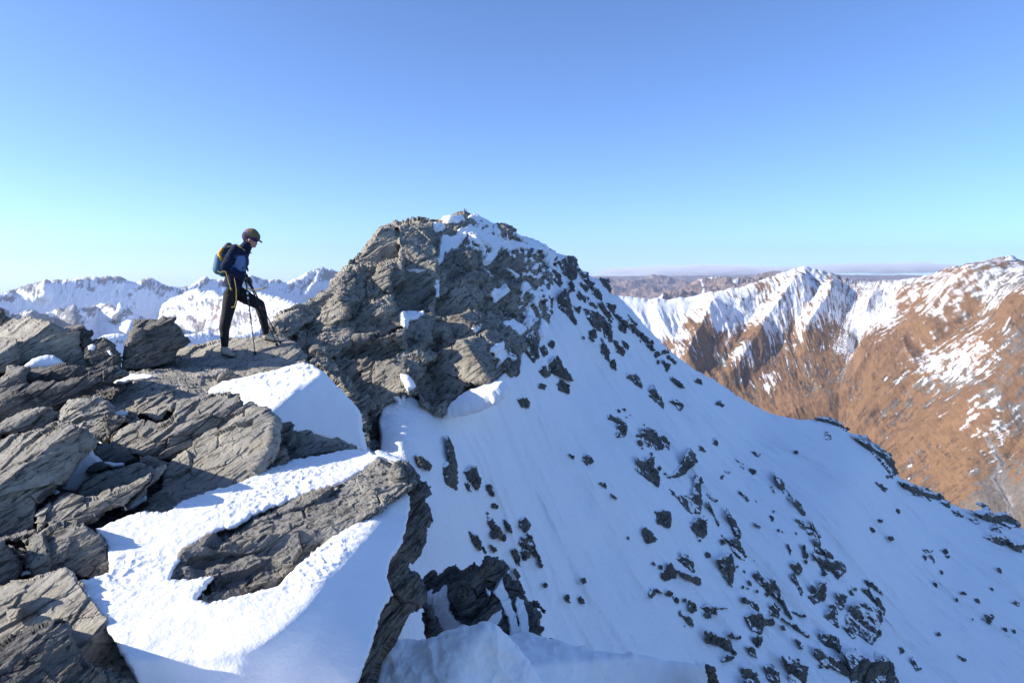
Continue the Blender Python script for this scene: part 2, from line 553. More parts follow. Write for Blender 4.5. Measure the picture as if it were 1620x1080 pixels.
def slope_depth(px, py):
    P = np.stack([px, py], 1); m = (px < 900) & (py < 730)
    D = SLOPE(px, py)
    sd_, _ = sdf(P[m], np.array(crag_outline, float))
    D[m] += 2.5 * sstep(0, 14, sd_) - .0 * sd_
    return D


relief('snow_slope', slope_outline, slope_depth, SNOWF, s=1.6, rim=.6, rw=8, T=22, R=70, rough=.9, seed=2, smooth=True, kind='structure', nblur=1)

KB = [  # polygon, depth offset, normal
    ([(607, 355), (627, 355), (632, 377), (633, 407), (600, 420), (547, 427), (540, 427), (575, 391)], .2, (.22, -.8, .5)),
    ([(627, 355), (653, 347), (687, 350), (692, 370), (688, 450), (680, 497), (637, 497), (620, 477), (613, 443), (633, 407)], -.5, (.02, -.82, .57)),
    ([(590, 437), (600, 420), (637, 410), (640, 443), (613, 463), (593, 453)], -.9, (-.2, -.7, .68)),
    ([(493, 507), (540, 470), (557, 477), (547, 500), (507, 527), (473, 523)], -.4, (-.3, -.6, .74)),
    ([(577, 483), (620, 470), (637, 497), (640, 517), (580, 540), (553, 540), (557, 523)], -.7, (-.2, -.7, .7)),
    ([(553, 540), (640, 523), (643, 550), (590, 570), (553, 563), (540, 557)], .1, (.12, -.97, -.15)),
    ([(713, 453), (740, 433), (773, 430), (776, 467), (760, 483), (687, 503), (683, 490), (693, 470)], -.6, (-.35, -.6, .72)),
    ([(687, 507), (760, 487), (763, 507), (740, 540), (710, 540), (707, 523)], -.5, (-.2, -.75, .63)),
    ([(680, 523), (703, 517), (707, 543), (693, 563), (680, 550)], .9, (.3, -.9, .1)),
    ([(670, 577), (733, 543), (773, 527), (800, 517), (803, 540), (777, 560), (783, 600), (740, 610), (707, 630), (687, 650), (670, 637), (660, 610)], -.4, (-.4, -.55, .73)),
    ([(717, 407), (733, 397), (760, 413), (750, 427), (720, 427)], -.8, (-.55, -.55, .6)),
    ([(777, 467), (827, 443), (857, 470), (857, 510), (823, 503), (790, 490)], 0, (.5, -.8, .25)),
    ([(813, 397), (847, 398), (850, 437), (853, 453), (820, 443), (773, 450), (780, 425)], -.4, (.35, -.85, .35)),
    ([(523, 563), (590, 567), (640, 567), (653, 593), (660, 627), (627, 640), (597, 643), (560, 620)], -.3, (-.25, -.6, .75)),
    ([(643, 588), (656, 593), (668, 640), (655, 645)], .1, (.8, -.6, .1)),
    ([(500, 575), (540, 598), (575, 640), (603, 652), (608, 716), (583, 716), (572, 668), (548, 615)], .1, (.6, -.8, 0)),
    ([(440, 520), (475, 525), (500, 545), (490, 575), (445, 575)], .3, (.3, -.9, .2)),
    ([(735, 372), (752, 372), (760, 385), (748, 400), (733, 396)], -.8, (-.2, -.6, .7)),
    ([(774, 357), (792, 355), (806, 362), (816, 374), (795, 376), (778, 370)], -.7, (-.15, -.6, .75)),
]
KB = [(rough_poly(p, 4, 2.0, i), off, np.array(n, float) / np.linalg.norm(n), np.mean(p, 0)) for i, (p, off, n) in enumerate(KB)]


def crag_depth(px, py):
    D = MASSIF(px, py) - .6
    P = np.stack([px, py], 1)
    for poly, off, n, c in KB:
        lo, hi = poly.min(0) - 4, poly.max(0) + 4
        m = (px > lo[0]) & (px < hi[0]) & (py > lo[1]) & (py < hi[1])
        if not m.any(): continue
        sd, _ = sdf(P[m], poly)
        w = sstep(-2.0, 2.5, sd)
        dc = float(MASSIF(c[0], c[1])) - .6 + off
        den = rays(px[m], py[m]) @ n
        k = float(n @ rays(c[0], c[1])) * dc
        dk = np.clip(k / np.minimum(den, -.05), D[m] - 1.3, D[m] + 1.3)
        D[m] = D[m] * (1 - w) + dk * w
    return D


CS = [  # snow lying on the crag
    [(686, 351), (706, 356), (699, 364), (691, 368)],
    [(691, 420), (692, 398), (699, 374), (721, 374), (723, 363), (734, 360), (764, 364), (775, 372), (801, 376), (814, 381), (836, 387), (862, 390), (854, 401), (838, 394), (814, 394), (793, 390), (788, 401),
     (779, 413), (766, 413), (779, 394), (756, 376), (753, 372), (738, 374), (732, 383), (725, 392), (712, 398), (703, 401), (699, 416)],
    [(740, 338), (756, 343), (770, 350), (784, 359), (771, 362), (760, 350), (745, 345)], [(693, 345), (732, 341), (734, 350), (710, 350)], [(815, 372), (849, 379), (866, 390), (838, 390)],
    [(761, 424), (780, 438), (771, 437)], [(799, 424), (824, 436), (816, 443)], [(772, 467), (778, 459), (801, 455), (809, 460), (797, 469), (790, 473), (780, 482)],
    [(824, 450), (832, 447), (840, 457), (830, 465), (824, 473)], [(817, 484), (829, 483), (821, 490)], [(867, 452), (884, 453), (866, 480), (855, 475)],
    [(633, 495), (674, 495), (657, 506), (642, 511), (641, 524), (637, 522)], [(793, 510), (811, 506), (834, 523), (823, 531)], [(772, 553), (793, 542), (801, 563), (790, 581)],
    [(632, 592), (643, 595), (654, 613), (647, 621)], [(840, 457), (850, 466), (846, 472)], [(622, 627), (640, 625), (648, 640), (632, 650)], [(688, 440), (692, 440), (694, 470), (689, 470)],
    [(855, 500), (868, 520), (858, 540), (852, 520)], [(772, 400), (786, 405), (776, 416), (765, 412)], [(640, 428), (676, 427), (660, 431)], [(866, 395), (880, 404), (872, 420), (864, 408)],
    [(836, 480), (846, 500), (838, 520), (830, 505)], [(745, 520), (762, 510), (750, 527)]]
CS = [rough_poly(p, 4, 1.6, 60 + i) for i, p in enumerate(CS)]


def crag_attr(P, PX, N, sd0):
    sn = np.full(len(PX), -9.)
    for poly in CS:
        lo, hi = poly.min(0) - 6, poly.max(0) + 6
        m = ((PX > lo) & (PX < hi)).all(1)
        if m.any():
            s_, _ = sdf(PX[m], poly); sn[m] = np.maximum(sn[m], s_)
    base = .5 + sn / 8.0
    # thin snow caught on the upper right part of the crag
    q = np.concatenate([PX / 8., np.full((len(PX), 1), 3.3)], 1)
    w = np.maximum(sstep(690, 760, PX[:, 0]) * (1 - sstep(385, 440, PX[:, 1])), sstep(790, 850, PX[:, 0]) * (1 - sstep(500, 590, PX[:, 1])))
    base = np.maximum(base, .5 + (fbm(q, 4) - .06) * 2.4 * w - (1 - w) * .8)
    return {'snow': np.clip(base, -.2, 1)}


def crag_disp(P, PX, sd, at):
    d = rock_disp(P, .22, 2.4, 4, strat=1.0, facet=1.1, fine=.8)
    d += .09 * rock_disp(P, .6, .6, 9, strat=.8, facet=1., fine=.7)
    k = sstep(.45, .7, at['snow'])
    flat = np.zeros(len(PX))
    for i_ in (0, 1, 7, 9): flat = np.maximum(flat, sstep(0, 8, sdf(PX, KB[i_][0])[0]))
    d = d * (1 - .5 * flat)
    return d * (1 - .8 * k) + .12 * k


relief('rocky_peak', crag_outline, crag_depth, CRAG, s=.8, rim=.9, rw=7, T=5, R=40, disp=crag_disp, attr=crag_attr, rough=1.2, seed=7, kind='structure', nblur=2)
print('massif', time.time() - T00)

# sunlit snow bench at the foot of the crag
relief('snow_ledge', [(698, 662), (712, 643), (727, 628), (750, 618), (773, 610), (795, 604), (806, 606), (808, 613), (798, 628), (786, 640), (760, 650), (735, 658)],
       planes([(755, 640, (-.30, -.42, .86), float(SLOPE(755, 640)) - 2.1)]), SNOW, s=.8, rim=.3, rw=6, T=3.2, R=14, dblur=10, nblur=2,
       disp=lambda P, PX, sd, at: .05 * fbm(P * 2.2, 3) + .25 * sstep(0, 10, sd), rough=1., seed=21, smooth=True,
       label='sunlit white snow ledge at the foot of the summit rock face', cat='snow patch')

# ---- rocks poking out of the slope
SLABEL = 'dark rocks poking through the shaded snow slope'


def slope_rock(poly, label, seed, depth_off=.12, name='rock', mat=None, rough=.9, s=None, T=None, tilt=None):
    poly = np.array(poly, float); c = poly.mean(0)
    d0 = float(SLOPE(c[0], c[1])); ext = np.ptp(poly, axis=0).max()
    size = ext * d0 / F
    # base follows the slope; a bulge and two facets stand out of it
    nn = np.array([.45 + .3 * math.sin(seed * 2.1), -.75, .35 + .25 * math.cos(seed * 1.3)]); nn /= np.linalg.norm(nn)
    k = float(nn @ rays(*c)) * (d0 - .13 * size - depth_off)

    def dfn(px, py):
        dk = k / np.minimum(rays(px, py) @ nn, -.05)
        base = SLOPE(px, py) - depth_off
        return np.clip(dk, base - .30 * size - .06, base - .02)
    def cap(P, PX, N, sd):
        f = fbm(P * 1.6 + seed, 4, .6)
        return {'snow': np.clip(.14 + 1.0 * (N[:, 2] - .45) + .6 * f - .25 * N[:, 1] * 0, -.2, 1)}
    if s is None: s = .7 if ext > 25 else .55 if ext > 8 else .45
    return relief(name, poly, dfn, mat or (SROCKS if ext > 11 else SROCK), attr=cap if ext > 11 else None, s=s, rim=.10 * size + .03, rw=max(1.2, ext * .09), T=T or (.35 * size + .25), R=max(3, ext * .3),
                  disp=lambda P, PX, sd, at: rock_disp(P, min(.05 + .03 * size, .16), max(.5, size * .6), seed % 40, facet=1.2), rough=rough * min(.8, ext / 24), seed=seed,
                  label=label, cat='rock', group=SLABEL)


BIG = [
    ([(1002, 742), (1009, 722), (1022, 725), (1035, 722), (1033, 738), (1044, 755), (1041, 769), (1020, 756)], 'broad dark boulder in mid slope left of the snow-capped pair'),
    ([(1053, 756), (1073, 742), (1091, 707), (1102, 729), (1095, 738), (1073, 755)], 'pointed dark rock shaped like a fin in mid slope, snow banked on its left'),
    ([(1055, 773), (1078, 782), (1095, 782), (1100, 751), (1109, 756), (1111, 813), (1091, 813), (1073, 791)], 'large dark rock in mid slope directly under the fin-shaped rock'),
    ([(1091, 831), (1104, 818), (1118, 822), (1113, 853), (1100, 844)], 'ragged dark rock just below the large mid slope rock'),
    ([(1144, 849), (1167, 851), (1180, 878), (1180, 888), (1165, 880)], 'slanted dark rock above the tall wedge on the lower slope'),
    ([(1018, 675), (1033, 678), (1051, 707), (1038, 715), (1024, 707), (1011, 691)], 'dark rock leaning downhill just above the broad mid slope boulder'),
    ([(1133, 884), (1155, 875), (1162, 895), (1160, 931), (1142, 913)], 'tall grey wedge of rock pointing down on the lower slope'),
    ([(1338, 975), (1347, 955), (1358, 953), (1371, 953), (1391, 967), (1393, 1002), (1380, 1020), (1358, 1007), (1340, 993)], 'biggest dark outcrop near the bottom of the slope'),
    ([(1329, 1029), (1349, 1024), (1371, 1038), (1389, 1035), (1411, 1051), (1424, 1080), (1430, 1130), (1345, 1120), (1344, 1055)], 'wide dark outcrop cut off by the bottom edge below the biggest outcrop'),
    ([(1295, 1002), (1309, 998), (1331, 1015), (1329, 1031), (1304, 1020)], 'dark slab of rock left of the two biggest lower outcrops'),
    ([(1238, 1038), (1251, 1044), (1278, 1055), (1269, 1090), (1251, 1100)], 'jagged dark rock rising from the bottom edge of the slope'),
    ([(1178, 975), (1189, 969), (1207, 971), (1213, 989), (1202, 1002), (1189, 998)], 'squarish dark rock low on the slope left of the main outcrops'),
    ([(1278, 944), (1291, 935), (1300, 920), (1307, 922), (1304, 949), (1287, 955)], 'hooked dark rock on the lower slope up and left of the biggest outcrop'),
    ([(1251, 891), (1262, 889), (1271, 904), (1264, 911), (1253, 900)], 'oval dark rock alone on the lower slope above the hooked rock'),
    ([(850, 587), (865, 575), (880, 562), (893, 580), (907, 603), (884, 596), (870, 593), (863, 600)], 'large dark rock in the snow just right of the crag foot'),
    ([(880, 607), (890, 598), (900, 610), (902, 623), (883, 617)], 'small dark rock below the large one at the crag foot'),
    ([(823, 543), (833, 530), (843, 523), (853, 537), (853, 567), (843, 573), (830, 557)], 'dark rock block on the shaded right flank of the crag'),
    ([(793, 583), (803, 547), (820, 563), (822, 590), (817, 597), (807, 587)], 'dark rock at the lower right corner of the crag above the sunlit ledge'),
    ([(882, 464), (890, 457), (901, 457), (903, 477), (906, 501), (912, 514), (901, 509), (895, 496), (882, 487)], 'slim rock pinnacle with a tan top in the snow right of the crag'),
    ([(825, 474), (830, 464), (845, 466), (854, 474), (858, 487), (852, 505), (845, 498), (828, 487)], 'black shaded rock on the right side of the crag'),
    ([(891, 406), (906, 404), (914, 414), (912, 440), (901, 446), (888, 431), (882, 413)], 'rounded dark block on the skyline ridge right of the summit'),
    ([(914, 424), (930, 431), (932, 440), (919, 440)], 'small dark block on the skyline just below the rounded one'),
    ([(948, 439), (962, 440), (968, 464), (955, 452)], 'dark tooth of rock at the end of the upper skyline ridge'),
    ([(707, 685), (719, 705), (721, 722), (725, 734), (721, 774), (705, 762), (701, 738), (709, 722)], 'long dark vertical rock rib in the snow right of the dark cliff'),
    ([(733, 746), (754, 736), (762, 758), (758, 777), (746, 762)], 'dark rock right beside the long vertical rib'),
    ([(660, 723), (672, 728), (682, 736), (680, 743), (664, 735)], 'small dark rock in snow left of the long vertical rib'),
    ([(823, 823), (829, 819), (837, 831), (833, 842), (823, 833)], 'egg-shaped dark rock alone in smooth snow above the jagged outcrop'),
    ([(1003 + 399, 687), (1365, 690), (1380, 702), (1410, 718), (1422, 750), (1408, 752), (1395, 738), (1371, 706), (1347, 686)], None),
]
BIG = BIG[:-1]
sk = [([(1286, 663), (1295, 658), (1312, 660), (1330, 670), (1345, 680), (1338, 683), (1310, 668)], 'thin dark rock band on the first bump of the right skyline'),
      ([(1346, 687), (1371, 688), (1381, 700), (1407, 718), (1423, 750), (1411, 757), (1398, 740), (1371, 708)], 'long dark rock rib along the steepest step of the right skyline'),
      ([(1424, 763), (1465, 770), (1502, 794), (1500, 803), (1451, 787)], 'dark rock band on the right skyline below the steep step'),
      ([(1527, 803), (1566, 812), (1590, 808), (1612, 830), (1594, 842), (1558, 822)], 'dark rocks on the right skyline nearest the picture edge'),
      ([(1552, 848), (1585, 846), (1605, 860), (1580, 862)], 'dark rock strip in the snow below the right skyline end'),
      ([(1590, 850), (1625, 860), (1640, 880), (1612, 872)], 'dark slab in the snow at the right picture edge')]
for i, (p, l) in enumerate(BIG + sk):
    slope_rock(p, l, 100 + i)

MED = [  # px, py, width, height, tilt(deg)
    (984, 680, 14, 18, 30), (975, 664, 26, 7, 20), (1036, 628, 26, 16, 50), (1072, 640, 9, 24, -40), (1006, 600, 18, 12, 30), (958, 555, 10, 28, -15), (977, 547, 10, 16, -30), (950, 508, 24, 20, 35),
    (962, 520, 12, 22, 0), (1053, 556, 12, 12, 0), (1073, 606, 14, 7, 20), (1054, 578, 8, 9, 0), (1138, 640, 9, 10, 30), (1105, 604, 6, 8, 0), (1050, 815, 20, 18, 40), (1027, 847, 16, 14, 30),
    (1061, 905, 18, 22, 20), (1085, 888, 12, 20, -40), (1090, 912, 26, 10, 10), (1052, 912, 10, 10, 0), (941, 510, 12, 22, -20), (957, 490, 12, 30, -15), (958, 557, 10, 26, -20), (936, 480, 20, 8, 30),
    (919, 470, 16, 10, 40), (905, 455, 10, 14, 20), (925, 455, 14, 9, 40), (943, 462, 14, 10, 45), (930, 495, 12, 9, 0), (970, 575, 8, 14, 0), (985, 520, 14, 8, 40), (1000, 505, 16, 7, 45), (1012, 530, 14, 7, 45),
    (990, 545, 8, 12, -20), (1028, 548, 14, 7, 45), (1040, 560, 9, 9, 0), (856, 610, 15, 10, 10), (830, 638, 12, 14, 40), (860, 555, 8, 14, 0), (872, 545, 10, 8, 0), (864, 500, 14, 22, 0), (871, 475, 10, 12, 0),
    (783, 834, 8, 18, -40), (803, 831, 4, 22, -28), (752, 855, 8, 20, -25), (762, 862, 6, 16, -25), (781, 868, 7, 12, -10), (827, 861, 7, 10, 0), (836, 863, 8, 20, -30), (846, 868, 6, 28, -20), (833, 876, 14, 14, 0),
    (818, 880, 8, 20, -20), (817, 908, 9, 20, -30), (854, 892, 5, 10, -20), (741, 771, 5, 14, -25), (776, 776, 6, 14, -20), (783, 800, 6, 9, -40), (682, 815, 5, 20, -20), (930, 725, 12, 8, 40), (905, 722, 6, 6, 0),
    (928, 727, 8, 10, 0), (957, 768, 10, 6, 40), (972, 785, 8, 5, 50), (923, 918, 7, 5, 20), (899, 948, 4, 7, 0), (920, 950, 4, 7, -30), (1238, 770, 8, 34, -30), (1222, 772, 4, 10, -30), (1180, 788, 5, 16, -45), (1262, 800, 8, 22, -20),
    (1270, 830, 16, 10, 40), (1160, 830, 8, 34, -20), (1125, 805, 5, 32, -20), (1126, 787, 12, 5, 40), (1198, 830, 14, 8, 40), (1278, 835, 10, 12, 0), (1288, 838, 5, 26, -10), (1295, 866, 12, 18, -20), (1312, 882, 10, 14, -30),
    (1302, 893, 26, 14, 40), (1322, 897, 18, 18, 10), (1274, 873, 6, 14, 0), (1248, 867, 5, 14, -20), (1204, 916, 20, 10, 25), (1222, 930, 26, 14, 45), (1225, 965, 14, 20, 20), (1244, 962, 6, 26, -20), (1178, 949, 12, 8, 20),
    (1195, 958, 10, 10, 0), (1260, 922, 6, 22, -10), (1285, 933, 8, 8, 0), (1262, 970, 16, 6, 10), (1330, 945, 12, 16, 20), (1316, 978, 16, 22, -20), (1378, 925, 24, 10, 30), (1376, 942, 10, 20, -30), (1390, 955, 8, 24, -20),
    (1328, 950, 8, 18, 0), (1320, 963, 8, 12, 0), (1300, 1040, 10, 20, -25), (1326, 1053, 24, 16, 30), (1190, 1030, 24, 12, 10), (1198, 1012, 12, 14, 20), (1149, 1042, 16, 6, -20), (1142, 1016, 26, 14, 10), (1160, 1006, 12, 8, 0),
    (1127, 965, 22, 9, 5), (1119, 972, 8, 10, 0), (1143, 962, 12, 7, 0), (1096, 960, 8, 12, 0), (1078, 972, 8, 8, 0), (1090, 980, 12, 5, 20), (1038, 935, 14, 8, 0), (1058, 938, 10, 6, 0), (1032, 938, 6, 12, 0), (1220, 985, 10, 12, 0),
    (1258, 992, 26, 6, 30), (1265, 1018, 8, 14, 0), (1428, 1028, 8, 12, -20), (1345, 1000, 10, 20, -20), (1240, 993, 10, 8, 0), (1187, 1070, 26, 16, 20), (1222, 1068, 18, 22, 20), (1195, 1085, 30, 14, 0), (1448, 1050, 5, 14, -20),
    (1120, 878, 5, 5, 0), (1010, 690, 6, 6, 0), (995, 851, 6, 5, 0), (1055, 700, 8, 14, -20), (1110, 710, 10, 6, 30), (1150, 745, 8, 5, 0), (1172, 735, 5, 12, -35), (1190, 745, 7, 6, 30), (1142, 755, 6, 6, 0), (1197, 717, 9, 7, 20),
    (1133, 700, 10, 14, -40), (1260, 715, 5, 5, 0), (1310, 690, 6, 9, 0), (1395, 770, 12, 7, 30), (1425, 765, 8, 6, 0), (1408, 752, 10, 8, 0), (1445, 778, 12, 6, 20), (1515, 812, 12, 6, 20), (1540, 822, 14, 6, 20), (1575, 838, 16, 8, 20),
    (1466, 870, 14, 9, 10), (1474, 882, 8, 7, 0), (1464, 882, 6, 5, 0), (1500, 880, 6, 6, 0), (1410, 852, 7, 5, 0), (1394, 824, 6, 4, 0), (1380, 838, 5, 5, 0), (1480, 924, 6, 6, 0), (1525, 938, 10, 5, 20), (1548, 950, 8, 6, 0),
    (1568, 974, 7, 5, 0), (1608, 954, 10, 5, 20), (1565, 975, 10, 8, 0), (1590, 995, 5, 5, 0), (1605, 998, 6, 5, 0), (1520, 1040, 12, 5, 30), (1555, 800, 16, 6, 20), (1582, 902, 5, 5, 0), (1490, 905, 5, 5, 0),
    (900, 425, 16, 12, 40), (930, 447, 18, 8, 40), (948, 470, 16, 9, 45), (968, 488, 18, 9, 45), (915, 490, 14, 9, 30), (982, 505, 20, 8, 45), (1002, 522, 18, 8, 45), (938, 530, 10, 16, 0), (1022, 538, 16, 8, 45), (965, 535, 12, 12, 30), (1062, 570, 14, 7, 40), (880, 440, 14, 14, 0), (888, 480, 12, 16, 0)]
ZONES = [('small dark rock poking through shaded snow between crag and skyline ridge', lambda x, y: y < 600),
         ('small dark rock poking through snow near the long vertical rib', lambda x, y: x < 880),
         ('small dark rock poking through the middle of the shaded snow slope', lambda x, y: y < 820 and x < 1300),
         ('small dark stone on the open snow near the right picture edge', lambda x, y: x > 1365),
         ('small dark rock among the lower outcrops of the shaded snow slope', lambda x, y: True)]


def zone_label(x, y):
    for l, f in ZONES:
        if f(x, y): return l


def blob(cx, cy, w, h, tilt, r):
    n = int(r.integers(4, 7)); a = np.sort(r.random(n) * .75 + np.arange(n)) / n * 2 * math.pi
    rad = .55 + .65 * r.random(n)
    k = .75 + .55 * r.random() if tilt == 0 else 1.
    x = np.cos(a) * rad * w / 2 * k; y = np.sin(a) * rad * h / 2 / k
    t = math.radians(tilt)
    p = np.stack([x * math.cos(t) - y * math.sin(t), x * math.sin(t) + y * math.cos(t)], 1)
    # drawn out down the fall line
    f = np.array([.62, .78]); p = p + np.outer(p @ f, f) * (.25 + .35 * r.random())
    return p + np.array([cx, cy])


rr = np.random.default_rng(77)
k = 0
for (x, y, w, h, t) in MED:
    slope_rock(blob(x, y, w * 1.42, h * 1.42, t, rr), zone_label(x, y), 300 + k); k += 1
STREAKS = [((985, 640), (1045, 745), 7), ((1050, 745), (1125, 860), 9), ((1140, 830), (1215, 960), 9), ((1195, 780), (1300, 905), 8), ((1285, 850), (1400, 1000), 12), ((1170, 930), (1330, 1070), 14), ((905, 440), (1075, 585), 8), ((890, 470), (965, 580), 8), ((1040, 890), (1100, 990), 9), ((745, 770), (855, 930), 9), ((1400, 830), (1600, 1000), 40)]
for i in range(100):
    a, b, w = STREAKS[rr.integers(len(STREAKS))]
    t = rr.random(); x = a[0] + (b[0] - a[0]) * t + rr.normal() * w; y = a[1] + (b[1] - a[1]) * t + rr.normal() * w * .5
    sz = 2.6 + 6.5 * rr.random() ** 2
    # keep on the snow, below the skyline
    sx = np.interp(x, [p[0] for p in SKY_R], [p[1] for p in SKY_R])
    if y < sx + 8 or (x < 860 and y > 880): continue
    slope_rock(blob(x, y, sz, sz * (.7 + .9 * rr.random()), -30 + 60 * rr.random(), rr), zone_label(x, y), 700 + i)
print('slope rocks', time.time() - T00)

# ================================================================== FOREGROUND LEDGE
def ledge_disp(P, PX, sd, at):
    return rock_disp(P, .05, .45, 1, 1.2, 1.3, .6)


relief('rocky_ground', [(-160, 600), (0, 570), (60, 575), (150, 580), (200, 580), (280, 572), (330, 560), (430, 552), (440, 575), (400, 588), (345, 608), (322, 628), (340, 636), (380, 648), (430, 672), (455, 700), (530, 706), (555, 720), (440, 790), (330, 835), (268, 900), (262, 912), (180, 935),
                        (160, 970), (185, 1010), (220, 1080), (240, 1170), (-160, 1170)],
       lambda px, py: G(px, py) + .24 + .024 * G(px, py), ROCKD, s=1.3, rim=.1, rw=6, T=1.2, R=60, disp=ledge_disp, kind='structure', seed=3)  # dark schist puts the shade of the gaps between blocks into the colour

# the body of the ridge under the ledge
_foot = np.array([(-20, .2), (-2.6, .2), (-2.3, 1.6), (-2.0, 2.4), (-1.62, 3.0), (-1.38, 3.6), (-1.25, 4.2), (-1.3, 4.9), (-1.8, 5.6), (-2.4, 6.6), (-3.0, 7.8), (-3.3, 9.2), (-3.6, 10.2), (-5.5, 12), (-20, 12)])
_fr = rough_poly(_foot, .25, 0); _fr = _fr + .05 * np.stack([noise(np.c_[_fr * 2.3, 0 * _fr[:, 0]]), noise(np.c_[_fr * 2.3, 0 * _fr[:, 0] + 9])], 1)
_zt = np.interp(_fr[:, 1], [0, 2.6, 5.5, 9.5, 12], [-2.1, -2.0, -1.85, -1.75, -1.9])
_lv = [0, .8, 1.8, 3.5, 7, 30]
_V = np.concatenate([np.c_[_fr + np.array([.04, 0]) * k_ + .06 * np.stack([noise(np.c_[_fr * 1.7, 0 * _fr[:, 0] + k_]), noise(np.c_[_fr * 1.7, 0 * _fr[:, 0] + k_ + 30])], 1) * (k_ > 0), _zt - k_] for k_ in _lv])
_m = len(_fr); _i = np.arange(_m * len(_lv)).reshape(len(_lv), _m); _j = np.roll(_i, -1, 1)
_Q = [np.stack([_i[a].ravel(), _i[a + 1].ravel(), _j[a + 1].ravel(), _j[a].ravel()], 1) for a in range(len(_lv) - 1)]
_V = np.concatenate([_V, [[-9, 5.5, -1.95]]])
_T = np.stack([_i[0], _j[0], np.full(_m, len(_V) - 1)], 1)
_Q = np.concatenate(_Q); _Q = np.concatenate([_Q[:, [0, 1, 2]], _Q[:, [0, 2, 3]], _T])
tag(mesh_obj('ridge', _V, _Q, ROCKD), kind='structure')

LIT = (-.28, -.34, .9)
TOPS = (-.1, -.3, .95)
DARKF = (.32, -.9, .2)


def rock(outline, pl, label, mat=None, amp=.032, size=.42, T=.35, rim=.06, rw=7, name='boulder', off=0., seed=None, s=.85, R=16, rough=1.2, cat='rock', strat=1., facet=1., group=None, attr=None, disp=None, stand=True, kmin=.86):
    rock.n += 1
    sd_ = rock.n if seed is None else seed
    base = planes(pl, off)
    on_ledge = np.mean([p_[0] for p_ in outline]) < 470 and name != 'rock_cliff'
    dfn = base
    if on_ledge:
        # a block stands on the ledge: bring it forward until its lower edge meets the ground
        op = np.array(outline, float); op = op[(op[:, 0] > -20) & (op[:, 1] < 1100)]
        kk = 1. if not stand else float(np.clip(np.min((G(op[:, 0], op[:, 1]) + .12) / base(op[:, 0], op[:, 1])), kmin, 1.))
        lim = .18 if stand else .04

        def dfn(px, py): return np.minimum(base(px, py) * kk, G(px, py) + lim)
    return relief(name, outline, dfn, mat or ROCK, s=s, rim=rim, rw=rw, T=T, R=R, rough=rough, seed=sd_,
                  disp=disp or (lambda P, PX, sd, at: rock_disp(P, amp, size, sd_ % 50, strat, facet)), label=label, cat=cat, group=group, attr=attr, nblur=1)


rock.n = 0

# --- left skyline group
rock([(-90, 500), (-60, 480), (0, 486), (6, 490), (12, 500), (22, 505), (10, 511), (0, 520), (-60, 540)], [(5, 515, (.3, -.9, .3), 10.2), (5, 498, (-.5, -.3, .8), 10.2)],
     'dark rock on the far left skyline behind the tan-topped boulder', ROCKD, T=.8)
rock([(-80, 530), (0, 517), (9, 510), (25, 504), (37, 502), (61, 504), (67, 508), (84, 510), (95, 515), (101, 519), (121, 519), (124, 536), (130, 551), (136, 559), (138, 580), (104, 582), (37, 584), (0, 584), (-80, 590)],
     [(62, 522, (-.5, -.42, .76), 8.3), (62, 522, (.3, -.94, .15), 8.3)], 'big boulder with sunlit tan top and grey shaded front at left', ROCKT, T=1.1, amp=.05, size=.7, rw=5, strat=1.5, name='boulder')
rock([(-80, 545), (-20, 534), (0, 533), (25, 534), (32, 550), (35, 575), (30, 584), (0, 590), (-80, 590)], [(15, 552, (.3, -.9, .25), 8.0), (10, 552, (-.4, -.5, .75), 8.0)],
     'dark angular rock leaning against the tan-topped boulder at left edge', ROCK, T=.5)
rock([(101, 518), (111, 516), (124, 512.5), (133, 513), (132, 516.5), (122, 520), (104, 520)], [(115, 517, (-.1, -.6, .8), 8.15)], 'thin flat capstone balanced on the right end of the tan-topped boulder', ROCK, T=.2, rim=.03, rw=3, amp=.015, R=4, name='stone', s=.6)
rock([(121, 523), (133, 520), (144, 526), (140, 536), (142, 541), (138, 560), (132, 555), (126, 538), (121, 530)], [(133, 535, (.25, -.95, .2), 8.5)], 'knobbly dark stone squeezed between two boulders on the skyline', ROCKD, T=.3, amp=.04, size=.25, name='stone')
rock([(130, 551), (139, 539), (150, 536), (164, 532), (175, 538), (182, 548), (189, 566), (188, 582), (156, 586), (138, 584), (134, 565)], [(160, 560, (.1, -.97, .2), 8.35), (160, 540, (-.3, -.5, .8), 8.35)],
     'rough black boulder with two white snow specks between the big boulders', ROCKD, T=.6, amp=.045, size=.3, rw=9,)
rock([(190, 586), (193, 563), (197, 542), (207, 524), (213, 507), (225, 506), (249, 503), (259, 499), (264, 501), (278, 500.5), (281, 505), (277, 510), (287, 516), (290, 526), (296, 536), (302, 539), (298, 546), (284, 555), (278, 564), (276, 572), (259, 578), (237, 586), (209, 588)],
     [(245, 583, (.22, -.97, .06), 8.55), (214, 524, (-.75, -.55, .35), 8.5), (245, 512, (-.35, -.35, .85), 8.6)], 'big dark square boulder standing left of the hiker', ROCKD, T=1.0, amp=.04, size=.6, rw=5)
